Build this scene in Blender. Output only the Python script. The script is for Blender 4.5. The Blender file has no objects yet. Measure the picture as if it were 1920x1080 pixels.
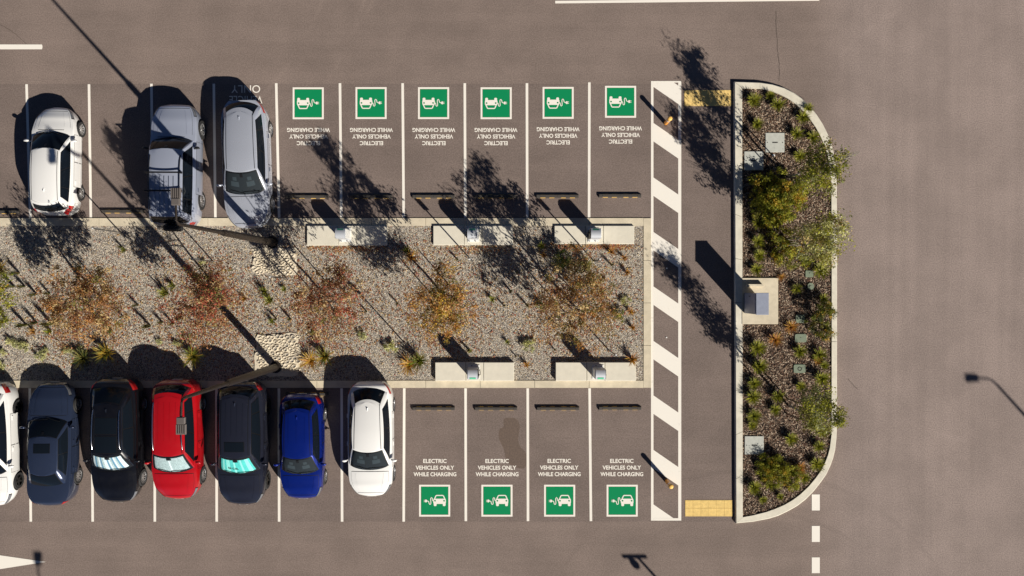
import bpy, bmesh, math, random
import numpy as np
from mathutils import Vector, Matrix

# ---------------------------------------------------------------- camera, sky, sun, exposure
S = 46.9                     # pixels of the 1920 px photograph per metre of ground
CAM_H = 32.0
scene = bpy.context.scene
cam_data = bpy.data.cameras.new('camera')
cam = bpy.data.objects.new('camera', cam_data)
scene.collection.objects.link(cam)
cam.location = (0, 0, CAM_H)
cam_data.sensor_width = 36.0
cam_data.lens = 36.0 * CAM_H / (1920 / S)
cam_data.clip_end = 2000
scene.camera = cam

SUN_AZ = Vector((0.672, -0.741))            # horizontal direction towards the sun
SUN_EL = math.radians(32.7)
sun_data = bpy.data.lights.new('sun', 'SUN')
sun_data.energy = 5.0
sun_data.angle = math.radians(0.5)
sun_data.color = (1.0, 0.93, 0.82)
sun = bpy.data.objects.new('sun', sun_data)
scene.collection.objects.link(sun)
sdir = Vector((SUN_AZ.x * math.cos(SUN_EL), SUN_AZ.y * math.cos(SUN_EL), math.sin(SUN_EL)))
sun.rotation_euler = sdir.to_track_quat('Z', 'Y').to_euler()
sun.location = (20, -22, 25)

world = bpy.data.worlds.new('World')
scene.world = world
world.use_nodes = True
wn = world.node_tree.nodes
wn.clear()
sky = wn.new('ShaderNodeTexSky')
sky.sky_type = 'NISHITA'
sky.sun_disc = False
sky.sun_elevation = SUN_EL
sky.sun_rotation = math.atan2(SUN_AZ.x, SUN_AZ.y)
bg = wn.new('ShaderNodeBackground')
bg.inputs['Strength'].default_value = 0.05
sky.air_density = 0.3
sky.dust_density = 0.1
sky.ozone_density = 3.0
wo = wn.new('ShaderNodeOutputWorld')
world.node_tree.links.new(sky.outputs[0], bg.inputs[0])
world.node_tree.links.new(bg.outputs[0], wo.inputs[0])
scene.view_settings.view_transform = 'Standard'
scene.view_settings.look = 'None'
scene.view_settings.exposure = 0.36
scene.view_settings.gamma = 1.0

rnd = random.Random(7)
nrg = np.random.default_rng(11)
COL = scene.collection
PI = math.pi


def P(px, py, z=0.0):
    """ground point measured on the photograph -> metres"""
    return Vector(((px - 960) / S, (540 - py) / S, z))


# ---------------------------------------------------------------- materials
MATS = {}


def mat(name, col, rough=0.6, metal=0.0, var=0.0, scale=8.0, bump=0.0, bscale=60.0, coat=0.0, spec=0.5, detail=4.0):
    if name in MATS:
        return MATS[name]
    m = bpy.data.materials.new(name)
    m.use_nodes = True
    nt = m.node_tree
    b = nt.nodes['Principled BSDF']
    b.inputs['Base Color'].default_value = (*col, 1)
    b.inputs['Roughness'].default_value = rough
    b.inputs['Metallic'].default_value = metal
    b.inputs['Coat Weight'].default_value = coat
    b.inputs['Coat Roughness'].default_value = 0.04
    b.inputs['Specular IOR Level'].default_value = spec
    tc = nt.nodes.new('ShaderNodeTexCoord')
    if var > 0:
        n = nt.nodes.new('ShaderNodeTexNoise')
        n.inputs['Scale'].default_value = scale
        n.inputs['Detail'].default_value = detail
        n.inputs['Roughness'].default_value = 0.65
        nt.links.new(tc.outputs['Object'], n.inputs['Vector'])
        r = nt.nodes.new('ShaderNodeMapRange')
        r.inputs['From Min'].default_value = 0.3
        r.inputs['From Max'].default_value = 0.7
        r.inputs['To Min'].default_value = 1 - var
        r.inputs['To Max'].default_value = 1 + var
        nt.links.new(n.outputs['Fac'], r.inputs['Value'])
        mx = nt.nodes.new('ShaderNodeVectorMath')
        mx.operation = 'SCALE'
        mx.inputs[0].default_value = col
        nt.links.new(r.outputs[0], mx.inputs['Scale'])
        nt.links.new(mx.outputs[0], b.inputs['Base Color'])
    if bump > 0:
        n2 = nt.nodes.new('ShaderNodeTexNoise')
        n2.inputs['Scale'].default_value = bscale
        n2.inputs['Detail'].default_value = 3
        nt.links.new(tc.outputs['Object'], n2.inputs['Vector'])
        bp = nt.nodes.new('ShaderNodeBump')
        bp.inputs['Strength'].default_value = bump
        bp.inputs['Distance'].default_value = 0.02
        nt.links.new(n2.outputs['Fac'], bp.inputs['Height'])
        nt.links.new(bp.outputs[0], b.inputs['Normal'])
    MATS[name] = m
    return m


class NT:
    """tiny node helper"""
    def __init__(self, m):
        self.t = m.node_tree

    def n(self, typ, **kw):
        node = self.t.nodes.new(typ)
        for k, v in kw.items():
            if k.startswith('i_'):
                key = k[2:]
                key = int(key) if key.isdigit() else key.replace('_', ' ')
                node.inputs[key].default_value = v
            else:
                setattr(node, k, v)
        return node

    def l(self, a, b):
        self.t.links.new(a, b)

    def math(self, op, a, b=None):
        m = self.t.nodes.new('ShaderNodeMath')
        m.operation = op
        for i, v in enumerate((a, b)):
            if v is None:
                continue
            if isinstance(v, (int, float)):
                m.inputs[i].default_value = v
            else:
                self.t.links.new(v, m.inputs[i])
        return m.outputs[0]

    def smooth(self, v, a, b, lo=0.0, hi=1.0):
        r = self.t.nodes.new('ShaderNodeMapRange')
        r.interpolation_type = 'SMOOTHSTEP'
        self.t.links.new(v, r.inputs['Value'])
        r.inputs['From Min'].default_value = a
        r.inputs['From Max'].default_value = b
        r.inputs['To Min'].default_value = lo
        r.inputs['To Max'].default_value = hi
        return r.outputs[0]


def asphalt(name, c_old, c_new=None, transparent_edge=False):
    m = bpy.data.materials.new(name)
    m.use_nodes = True
    h = NT(m)
    b = m.node_tree.nodes['Principled BSDF']
    b.inputs['Roughness'].default_value = 0.85
    b.inputs['Specular IOR Level'].default_value = 0.25
    geo = h.n('ShaderNodeNewGeometry')
    pos = geo.outputs['Position']
    sep = h.n('ShaderNodeSeparateXYZ')
    h.l(pos, sep.inputs[0])
    # paving streaks: stretched noises, along X in the aisles, along Y on the road at the right
    road = h.smooth(sep.outputs['X'], 11.6, 14.2)

    def stretched(sx, sy, sc):
        mp = h.n('ShaderNodeVectorMath', operation='MULTIPLY')
        mp.inputs[1].default_value = (sx, sy, 1)
        h.l(pos, mp.inputs[0])
        nn = h.n('ShaderNodeTexNoise', i_Scale=sc, i_Detail=5.0, i_Roughness=0.6)
        h.l(mp.outputs[0], nn.inputs['Vector'])
        return nn.outputs['Fac']
    sx = stretched(0.08, 1.6, 1.0)
    sy = stretched(1.8, 0.05, 1.0)
    mixs = h.n('ShaderNodeMix', data_type='FLOAT')
    h.l(road, mixs.inputs['Factor'])
    h.l(sx, mixs.inputs[2])
    h.l(sy, mixs.inputs[3])
    streak = h.smooth(mixs.outputs[0], 0.3, 0.7, 0.95, 1.05)
    big = h.n('ShaderNodeTexNoise', i_Scale=0.45, i_Detail=6.0, i_Roughness=0.6)
    h.l(pos, big.inputs['Vector'])
    bigv = h.smooth(big.outputs['Fac'], 0.3, 0.7, 0.9, 1.1)
    grain = h.n('ShaderNodeTexNoise', i_Scale=22.0, i_Detail=4.0, i_Roughness=0.75)
    h.l(pos, grain.inputs['Vector'])
    grv = h.smooth(grain.outputs['Fac'], 0.33, 0.67, 0.74, 1.26)
    speck = h.n('ShaderNodeTexVoronoi', i_Scale=5.0, feature='F1')
    h.l(pos, speck.inputs['Vector'])
    sv = h.smooth(speck.outputs['Distance'], 0.03, 0.075, 1.0, 0.0)
    pick = h.n('ShaderNodeTexWhiteNoise', noise_dimensions='3D')
    h.l(speck.outputs['Position'], pick.inputs['Vector'])
    rare = h.math('GREATER_THAN', pick.outputs['Value'], 0.955)
    dark = h.math('LESS_THAN', pick.outputs['Value'], 0.012)
    sl = h.math('MULTIPLY', sv, rare)
    sd = h.math('MULTIPLY', sv, dark)
    # faint scuffs
    sc = h.n('ShaderNodeTexNoise', i_Scale=1.3, i_Detail=8.0, i_Roughness=0.8)
    h.l(pos, sc.inputs['Vector'])
    scv = h.smooth(sc.outputs['Fac'], 0.60, 0.72, 0.0, 0.14)
    f = h.math('MULTIPLY', streak, bigv)
    f = h.math('MULTIPLY', f, grv)
    f = h.math('ADD', f, scv)
    # faint turning tyre marks
    for (cx_, cy_, rad, amp) in ((-16.5, 14.5, 9.4, .05), (-16.5, 14.5, 11.0, .05), (-20.0, 20.0, 16.8, .045), (9.5, -16.5, 7.6, -.05), (9.5, -16.5, 9.2, -.05), (20.0, 3.0, 9.3, .03), (-2.0, -19.5, 8.2, .04)):
        dsn = h.n('ShaderNodeVectorMath', operation='DISTANCE')
        dsn.inputs[1].default_value = (cx_, cy_, 0)
        h.l(pos, dsn.inputs[0])
        da = h.math('ABSOLUTE', h.math('SUBTRACT', dsn.outputs['Value'], rad))
        f = h.math('ADD', f, h.math('MULTIPLY', h.smooth(da, 0.04, 0.13, amp * 1.6, 0.0), h.smooth(big.outputs['Fac'], 0.4, 0.6)))
    f = h.math('ADD', f, h.math('MULTIPLY', sl, 1.1))
    f = h.math('SUBTRACT', f, h.math('MULTIPLY', sd, 0.7))
    cm = h.n('ShaderNodeMix', data_type='RGBA')
    cm.inputs[6].default_value = (*c_old, 1)
    cm.inputs[7].default_value = (*(c_new or c_old), 1)
    h.l(road, cm.inputs['Factor'])
    vs = h.n('ShaderNodeVectorMath', operation='SCALE')
    h.l(cm.outputs[2], vs.inputs[0])
    h.l(f, vs.inputs['Scale'])
    h.l(vs.outputs[0], b.inputs['Base Color'])
    bp = h.n('ShaderNodeBump', i_Strength=0.35, i_Distance=0.01)
    h.l(grain.outputs['Fac'], bp.inputs['Height'])
    h.l(bp.outputs[0], b.inputs['Normal'])
    MATS[name] = m
    return m


M_ASPH = asphalt('asphalt', (0.205, 0.160, 0.140), (0.262, 0.210, 0.190))
M_BAY = asphalt('bay_asphalt', (0.180, 0.141, 0.125))
M_STAIN = mat('oil_stain', (0.118, 0.082, 0.063), 0.7, var=0.22, scale=16)
M_PATCH = mat('patch_asphalt', (0.15, 0.115, 0.1), 0.85, var=0.2, scale=30)


def paint_mat(name, col, wear=0.25):
    m = bpy.data.materials.new(name)
    m.use_nodes = True
    h = NT(m)
    b = m.node_tree.nodes['Principled BSDF']
    b.inputs['Roughness'].default_value = 0.85
    b.inputs['Specular IOR Level'].default_value = 0.2
    geo = h.n('ShaderNodeNewGeometry')
    n1 = h.n('ShaderNodeTexNoise', i_Scale=14.0, i_Detail=6.0, i_Roughness=0.8)
    h.l(geo.outputs['Position'], n1.inputs['Vector'])
    n2 = h.n('ShaderNodeTexNoise', i_Scale=2.0, i_Detail=3.0)
    h.l(geo.outputs['Position'], n2.inputs['Vector'])
    s = h.math('ADD', h.math('MULTIPLY', n1.outputs['Fac'], 0.6), h.math('MULTIPLY', n2.outputs['Fac'], 0.4))
    w = h.smooth(s, 0.56, 0.72, 0.0, wear)
    mx = h.n('ShaderNodeMix', data_type='RGBA')
    mx.inputs[6].default_value = (*col, 1)
    mx.inputs[7].default_value = (0.3, 0.25, 0.2, 1)
    h.l(w, mx.inputs['Factor'])
    h.l(mx.outputs[2], b.inputs['Base Color'])
    MATS[name] = m
    return m


M_WHITE = paint_mat('white_road_paint', (0.83, 0.79, 0.72), 0.5)
M_GREEN = paint_mat('green_road_paint', (0.0, 0.235, 0.085), 0.06)
M_YELLOW = mat('yellow_rubber', (0.74, 0.47, 0.11), 0.6, var=0.12, scale=6)
M_TACT = mat('pale_yellow_tile', (0.80, 0.58, 0.22), 0.8, var=0.14, scale=5, spec=0.2, detail=8)
M_CRACK = mat('crack_fill', (0.075, 0.058, 0.050), 0.9)
M_KERB = mat('kerb_concrete', (0.60, 0.53, 0.40), 0.85, var=0.14, scale=2.5, bump=0.2, bscale=80, detail=8)
M_IKERB = mat('island_kerb_concrete', (0.66, 0.62, 0.52), 0.85, var=0.12, scale=3, bump=0.2, bscale=80, detail=8)
M_PLINTH = mat('plinth_concrete', (0.66, 0.62, 0.52), 0.8, var=0.06, scale=4, detail=8)
M_LID = mat('lid_concrete', (0.46, 0.47, 0.43), 0.8, var=0.1, scale=9)
M_GLID = mat('green_plastic_lid', (0.17, 0.21, 0.15), 0.6, var=0.15, scale=14)
M_DARK = mat('dark_recess', (0.012, 0.011, 0.010), 0.8)
M_RUBBER = mat('black_rubber', (0.055, 0.048, 0.042), 0.75, var=0.2, scale=20)
M_TYRE = mat('tyre_rubber', (0.016, 0.016, 0.017), 0.8)
M_TRIM = mat('black_trim', (0.008, 0.008, 0.009), 0.35)
M_RIM = mat('rim_alloy', (0.55, 0.55, 0.56), 0.3, metal=0.8)
M_RIMD = mat('rim_black', (0.03, 0.03, 0.03), 0.3, metal=0.6)
M_GLASS0 = mat('window_glass', (0.006, 0.009, 0.014), 0.05, spec=0.22)
M_LAMPG = mat('headlight_glass', (0.22, 0.23, 0.25), 0.1, metal=0.4, coat=1)
M_TAIL = mat('taillight_red', (0.38, 0.008, 0.010), 0.12, coat=1)
M_CHROME = mat('chrome', (0.7, 0.7, 0.72), 0.15, metal=1.0)
M_PLATE = mat('number_plate', (0.72, 0.72, 0.70), 0.5)
M_POLE = mat('bronze_pole', (0.036, 0.028, 0.023), 0.45, metal=0.4, var=0.2, scale=5)
M_LED = mat('lamp_grey', (0.16, 0.14, 0.13), 0.5, metal=0.3)
M_ORANGE = mat('bollard_orange', (0.80, 0.34, 0.055), 0.5)
M_ORANGE2 = mat('bollard_cap', (0.9, 0.52, 0.13), 0.5)
M_CHARGER = mat('charger_shell', (0.52, 0.55, 0.60), 0.35, metal=0.2)
M_CHARGERW = mat('charger_white', (0.72, 0.72, 0.70), 0.5)
M_SCREEN = mat('charger_screen', (0.10, 0.42, 0.25), 0.25)
M_CAB = mat('cabinet_steel', (0.30, 0.33, 0.42), 0.4, metal=0.15, var=0.08, scale=5)
M_POST = mat('sign_post', (0.16, 0.15, 0.14), 0.5, metal=0.5)
M_SIGNB = mat('sign_back', (0.42, 0.42, 0.42), 0.45, metal=0.5)
M_STAKE = mat('timber_stake', (0.16, 0.10, 0.06), 0.85, var=0.3, scale=12)
M_BARK = mat('bark', (0.10, 0.075, 0.06), 0.9, var=0.3, scale=14)
M_BARKP = mat('pale_bark', (0.30, 0.27, 0.22), 0.9, var=0.25, scale=14)
M_STONE = mat('apron_stone', (0.30, 0.28, 0.25), 0.9, var=0.35, scale=5)
M_STONEP = mat('apron_stone_pale', (0.62, 0.56, 0.46), 0.9, var=0.2, scale=6)
M_MORTAR = mat('apron_mortar', (0.62, 0.55, 0.43), 0.9, var=0.15, scale=10)


def gravel_ground(name, cols, scale):
    m = bpy.data.materials.new(name)
    m.use_nodes = True
    h = NT(m)
    b = m.node_tree.nodes['Principled BSDF']
    b.inputs['Roughness'].default_value = 0.9
    geo = h.n('ShaderNodeNewGeometry')
    v = h.n('ShaderNodeTexVoronoi', i_Scale=scale)
    h.l(geo.outputs['Position'], v.inputs['Vector'])
    wn_ = h.n('ShaderNodeTexWhiteNoise', noise_dimensions='3D')
    h.l(v.outputs['Position'], wn_.inputs['Vector'])
    cr = h.n('ShaderNodeValToRGB')
    cr.color_ramp.interpolation = 'CONSTANT'
    els = cr.color_ramp.elements
    for i, c in enumerate(cols):
        p = i / len(cols)
        e = els[i] if i < 2 else els.new(p)
        e.position = p
        e.color = (*c, 1)
    h.l(wn_.outputs['Value'], cr.inputs[0])
    h.l(cr.outputs[0], b.inputs['Base Color'])
    bp = h.n('ShaderNodeBump', i_Strength=0.9, i_Distance=0.02)
    inv = h.math('SUBTRACT', 1.0, v.outputs['Distance'])
    h.l(inv, bp.inputs['Height'])
    h.l(bp.outputs[0], b.inputs['Normal'])
    MATS[name] = m
    return m


M_GRAV = gravel_ground('gravel_base', [(0.20, 0.18, 0.16), (0.32, 0.29, 0.25), (0.12, 0.11, 0.10), (0.42, 0.38, 0.32), (0.27, 0.24, 0.2), (0.50, 0.46, 0.40)], 24)
M_MULCHB = gravel_ground('mulch_base', [(0.05, 0.032, 0.022), (0.08, 0.05, 0.036), (0.035, 0.022, 0.016), (0.12, 0.08, 0.06)], 18)
G_MATS = [mat('pebble_%s' % n, c, 0.9) for n, c in (
    ('cream', (0.72, 0.64, 0.50)), ('grey', (0.42, 0.385, 0.345)), ('dark', (0.16, 0.14, 0.125)), ('tan', (0.52, 0.42, 0.30)), ('rose', (0.42, 0.31, 0.26)))]
C_MATS = [mat('bark_chip_%s' % n, c, 0.9) for n, c in (
    ('dark', (0.055, 0.034, 0.024)), ('brown', (0.13, 0.082, 0.055)), ('tan', (0.30, 0.21, 0.145)), ('pale', (0.52, 0.42, 0.32)), ('red', (0.16, 0.075, 0.045)))]


def leaf_mat(name, col):
    if name in MATS:
        return MATS[name]
    m = bpy.data.materials.new(name)
    m.use_nodes = True
    h = NT(m)
    b = m.node_tree.nodes['Principled BSDF']
    b.inputs['Base Color'].default_value = (*col, 1)
    b.inputs['Roughness'].default_value = 0.6
    b.inputs['Specular IOR Level'].default_value = 0.3
    tr = h.n('ShaderNodeBsdfTranslucent')
    tr.inputs[0].default_value = (min(1, col[0] * 1.4), min(1, col[1] * 1.4), col[2], 1)
    ms = h.n('ShaderNodeMixShader')
    ms.inputs[0].default_value = 0.3
    out = m.node_tree.nodes['Material Output']
    h.l(b.outputs[0], ms.inputs[1])
    h.l(tr.outputs[0], ms.inputs[2])
    h.l(ms.outputs[0], out.inputs[0])
    MATS[name] = m
    return m


LEAF = {
    'rust': (0.26, 0.125, 0.060), 'red': (0.29, 0.075, 0.045), 'orange': (0.36, 0.18, 0.055), 'straw': (0.42, 0.31, 0.15),
    'olive': (0.15, 0.135, 0.035), 'brown': (0.13, 0.065, 0.035), 'green': (0.12, 0.14, 0.018), 'bright': (0.29, 0.29, 0.035),
    'deep': (0.030, 0.050, 0.012), 'pale': (0.46, 0.45, 0.22), 'gold': (0.40, 0.26, 0.035), 'sage': (0.24, 0.25, 0.12)}
LEAF = {k: leaf_mat('leaf_' + k, tuple(min(.75, q * 1.3) for q in v)) for k, v in LEAF.items()}


# ---------------------------------------------------------------- object helpers
def link(o, parent=None):
    COL.objects.link(o)
    if parent is not None:
        o.parent = parent
    return o


def mesh_obj(name, verts, faces, mats, parent=None, mi=None, smooth=None):
    me = bpy.data.meshes.new(name)
    me.from_pydata([tuple(v) for v in verts], [], [tuple(f) for f in faces])
    if not isinstance(mats, (list, tuple)):
        mats = [mats]
    for m in mats:
        me.materials.append(m)
    if mi is not None:
        me.polygons.foreach_set('material_index', np.asarray(mi, dtype=np.int32))
    if smooth is not None:
        me.polygons.foreach_set('use_smooth', [True] * len(me.polygons))
        me.set_sharp_from_angle(angle=math.radians(smooth))
    me.update()
    return link(bpy.data.objects.new(name, me), parent)


def soup(name, V, F, mats, mi, parent=None, smooth=False):
    """fast mesh from arrays: V (n,3); F (m,k) all the same k"""
    me = bpy.data.meshes.new(name)
    V = np.asarray(V, dtype=np.float32)
    F = np.asarray(F, dtype=np.int32)
    k = F.shape[1]
    me.vertices.add(len(V))
    me.vertices.foreach_set('co', V.ravel())
    me.loops.add(F.size)
    me.loops.foreach_set('vertex_index', F.ravel())
    me.polygons.add(len(F))
    me.polygons.foreach_set('loop_start', np.arange(0, F.size, k, dtype=np.int32))
    for m in mats:
        me.materials.append(m)
    me.polygons.foreach_set('material_index', np.asarray(mi, dtype=np.int32))
    me.update(calc_edges=True)
    me.validate()
    return link(bpy.data.objects.new(name, me), parent)


def tag(o, label=None, cat=None, group=None, kind=None):
    if label:
        o['label'] = label
    if cat:
        o['category'] = cat
    if group:
        o['group'] = group
    if kind:
        o['kind'] = kind
    return o


def empty(name, loc=(0, 0, 0), rz=0.0):
    o = bpy.data.objects.new(name, None)
    o.empty_display_size = 0.2
    o.location = loc
    o.rotation_euler = (0, 0, rz)
    return link(o)


def dup(root, loc, rz=0.0, label=None):
    r = root.copy()
    COL.objects.link(r)
    r.location = loc
    r.rotation_euler = (0, 0, rz)
    if label:
        r['label'] = label
    for ch in list(root.children):
        c = ch.copy()
        COL.objects.link(c)
        c.parent = r
        for g in list(ch.children):
            d = g.copy()
            COL.objects.link(d)
            d.parent = c
    return r


class B:
    """collects simple shapes into one mesh"""
    def __init__(self):
        self.v, self.f, self.m = [], [], []

    def add(self, vs, fs, mi=0):
        n = len(self.v)
        self.v += [Vector(v) for v in vs]
        self.f += [tuple(i + n for i in f) for f in fs]
        self.m += [mi] * len(fs)
        return self

    def box(self, c, s, rz=0.0, mi=0, bev=0.0, M=None):
        x, y, z = s[0] / 2, s[1] / 2, s[2] / 2
        if bev <= 0:
            vs = [(a * x, b * y, cc * z) for cc in (-1, 1) for a, b in ((-1, -1), (1, -1), (1, 1), (-1, 1))]
            fs = [(3, 2, 1, 0), (4, 5, 6, 7), (0, 1, 5, 4), (1, 2, 6, 5), (2, 3, 7, 6), (3, 0, 4, 7)]
        else:
            b_ = min(bev, x * 0.9, y * 0.9, z * 0.9)
            ring = lambda e, zz: [(-x + e, -y, zz), (x - e, -y, zz), (x, -y + e, zz), (x, y - e, zz), (x - e, y, zz), (-x + e, y, zz), (-x, y - e, zz), (-x, -y + e, zz)]
            inner = lambda zz: [(a * (x - b_) if abs(a) > 0 else 0, bb * (y - b_), zz) for a, bb in ((-1, -1), (1, -1), (1, -1), (1, 1), (1, 1), (-1, 1), (-1, 1), (-1, -1))]
            top = [(max(-x + b_, min(x - b_, q[0])), max(-y + b_, min(y - b_, q[1])), z) for q in ring(b_, z)]
            vs = ring(b_, -z) + ring(b_, z - b_)
            fs = [tuple(reversed(range(8)))] + [(i, (i + 1) % 8, 8 + (i + 1) % 8, 8 + i) for i in range(8)]
            t4 = [(-x + b_, -y + b_, z), (x - b_, -y + b_, z), (x - b_, y - b_, z), (-x + b_, y - b_, z)]
            vs += t4
            fs += [(16, 17, 18, 19), (8, 9, 17, 16), (10, 11, 18, 17), (12, 13, 19, 18), (14, 15, 16, 19), (9, 10, 17), (11, 12, 18), (13, 14, 19), (15, 8, 16)]
        R = Matrix.Rotation(rz, 4, 'Z')
        T = Matrix.Translation(Vector(c)) @ R
        if M is not None:
            T = M @ T
        return self.add([T @ Vector(v) for v in vs], fs, mi)

    def tube(self, pts, radii, n=8, mi=0, cap=True):
        pts = [Vector(p) for p in pts]
        rings = []
        for i, p in enumerate(pts):
            d = (pts[min(i + 1, len(pts) - 1)] - pts[max(i - 1, 0)])
            if d.length < 1e-9:
                d = Vector((0, 0, 1))
            d.normalize()
            a = d.orthogonal().normalized() if abs(d.z) < 0.99 else Vector((1, 0, 0))
            a = (a - d * a.dot(d)).normalized()
            b = d.cross(a)
            r = radii[i] if isinstance(radii, (list, tuple)) else radii
            rings.append([p + (a * math.cos(t) + b * math.sin(t)) * r for t in [2 * PI * k / n for k in range(n)]])
        vs = [q for r in rings for q in r]
        fs = []
        for i in range(len(pts) - 1):
            for k in range(n):
                fs.append((i * n + k, i * n + (k + 1) % n, (i + 1) * n + (k + 1) % n, (i + 1) * n + k))
        if cap:
            fs.append(tuple(reversed(range(n))))
            fs.append(tuple((len(pts) - 1) * n + k for k in range(n)))
        return self.add(vs, fs, mi)

    def poly(self, pts, z, mi=0):
        return self.add([(p[0], p[1], z) for p in pts], [tuple(range(len(pts)))], mi)

    def prism(self, pts, z0, z1, mi=0):
        n = len(pts)
        vs = [(p[0], p[1], z0) for p in pts] + [(p[0], p[1], z1) for p in pts]
        fs = [tuple(reversed(range(n))), tuple(range(n, 2 * n))] + [(i, (i + 1) % n, n + (i + 1) % n, n + i) for i in range(n)]
        return self.add(vs, fs, mi)

    def build(self, name, mats, parent=None, smooth=None):
        return mesh_obj(name, self.v, self.f, mats, parent, self.m, smooth)


def rect(x0, y0, x1, y1):
    """pixel rectangle -> counter-clockwise points in metres"""
    a, b = P(x0, y1), P(x1, y0)
    return [(a.x, a.y), (b.x, a.y), (b.x, b.y), (a.x, b.y)]


def pxpoly(pts):
    return [tuple(P(*p).xy) for p in pts]


# ---------------------------------------------------------------- ground
b = B(); b.poly([(-300, -300), (300, -300), (300, 300), (-300, 300)], 0)
tag(b.build('asphalt_road', M_ASPH), kind='structure')
b = B(); b.poly(rect(-700, 158, 1377, 978), 0.004)
tag(b.build('parking_bay_surface', M_BAY), kind='structure')

# gravel bed inside the kerbs
b = B(); b.poly(rect(-700, 423, 1208, 716), 0.012)
tag(b.build('gravel_bed', M_GRAV), kind='structure')
kb = B()
def kerb_run(x0, y0, x1, y1, step, z=0.04, along='x'):
    if along == 'x':
        x = x1
        while x > x0:
            xa = max(x0, x - step)
            kb.prism(rect(xa + 0.35, y0, x - 0.35, y1), -0.02, z)
            x -= step
    else:
        y = y0
        while y < y1:
            yb = min(y1, y + step)
            kb.prism(rect(x0, y + 0.35, x1, yb - 0.35), -0.02, z)
            y += step
kerb_run(-700, 409, 1206.5, 423.5, 102)
kerb_run(-700, 713.5, 1206.5, 727, 102)
kerb_run(1206.5, 409, 1220.5, 727, 79.5, along='y')
tag(kb.build('kerb', M_KERB), kind='structure')

# island: kerb ring and mulch
outer = [(1374.7, 154.4), (1423, 156), (1446, 159.5), (1468, 166), (1486, 175), (1501, 185.6), (1516, 200), (1529, 216), (1540, 233), (1549, 251), (1556, 269), (1560.5, 286), (1565, 315), (1566.5, 345),
         (1567, 480), (1567, 640), (1566.8, 798), (1566, 820), (1563.6, 841.6), (1560, 857), (1554.6, 872), (1547, 888), (1536.6, 903), (1523, 920), (1507.7, 935.5), (1492, 947.5), (1475, 957), (1457, 965.5), (1439, 971), (1410, 976.5), (1377.7, 979.5)]
inner = [(1389.6, 167.3), (1423, 168), (1441, 171.5), (1458, 177.5), (1474, 185.5), (1489, 196), (1503, 209), (1516, 224.5), (1527, 240), (1536, 257), (1543, 273), (1549, 290), (1554, 318), (1556.2, 345),
         (1556.8, 480), (1556.8, 640), (1556.6, 798), (1556, 818), (1553.5, 838), (1550, 852), (1545, 865), (1537, 881), (1527, 895), (1513.5, 911), (1498, 925.5), (1484, 936), (1468.5, 945), (1451, 952.5), (1434, 958.5), (1410, 964.5), (1390.7, 968)]
ko = [P(*p) for p in outer]
ki = [P(*p) for p in inner]
b = B()
n = len(ko)
for i in range(n):
    j = (i + 1) % n
    z = 0.15
    o0, o1, i0, i1 = ko[i], ko[j], ki[i], ki[j]
    if i == n - 1:
        ys = np.linspace(0, 1, 11)
        segs = [(o0.lerp(o1, a), o0.lerp(o1, c), i0.lerp(i1, a), i0.lerp(i1, c)) for a, c in zip(ys[:-1], ys[1:])]
    else:
        segs = [(o0, o1, i0, i1)]
    for (a, c, d, e) in segs:
        L_ = max((c - a).length, 0.01)
        g = 0.008 / L_ if L_ > 0.9 else 0.0
        a2, c2, d2, e2 = a.lerp(c, g), c.lerp(a, g), d.lerp(e, g), e.lerp(d, g)
        ch = 0.03
        ta, tc = a2.lerp(d2, ch / 0.3), c2.lerp(e2, ch / 0.3)
        vs = [(*a2.xy, 0), (*c2.xy, 0), (*e2.xy, 0), (*d2.xy, 0), (*a2.xy, z - ch), (*c2.xy, z - ch), (*e2.xy, z), (*d2.xy, z), (*ta.xy, z), (*tc.xy, z)]
        b.add(vs, [(0, 4, 5, 1), (4, 8, 9, 5), (8, 7, 6, 9), (7, 3, 2, 6), (0, 3, 7, 8, 4), (1, 5, 9, 6, 2)])
tag(b.build('island_kerb', M_IKERB), kind='structure')
b = B(); b.add([(*(p.xy), 0.09) for p in ki], [tuple(reversed(range(n)))])
tag(b.build('mulch_bed', M_MULCHB), kind='structure')


def point_in(poly, x, y):
    inside = np.zeros(len(x), bool)
    m = len(poly)
    for i in range(m):
        x0, y0 = poly[i]
        x1, y1 = poly[(i + 1) % m]
        c = ((y0 > y) != (y1 > y)) & (x < (x1 - x0) * (y - y0) / (y1 - y0 + 1e-12) + x0)
        inside ^= c
    return inside


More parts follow.
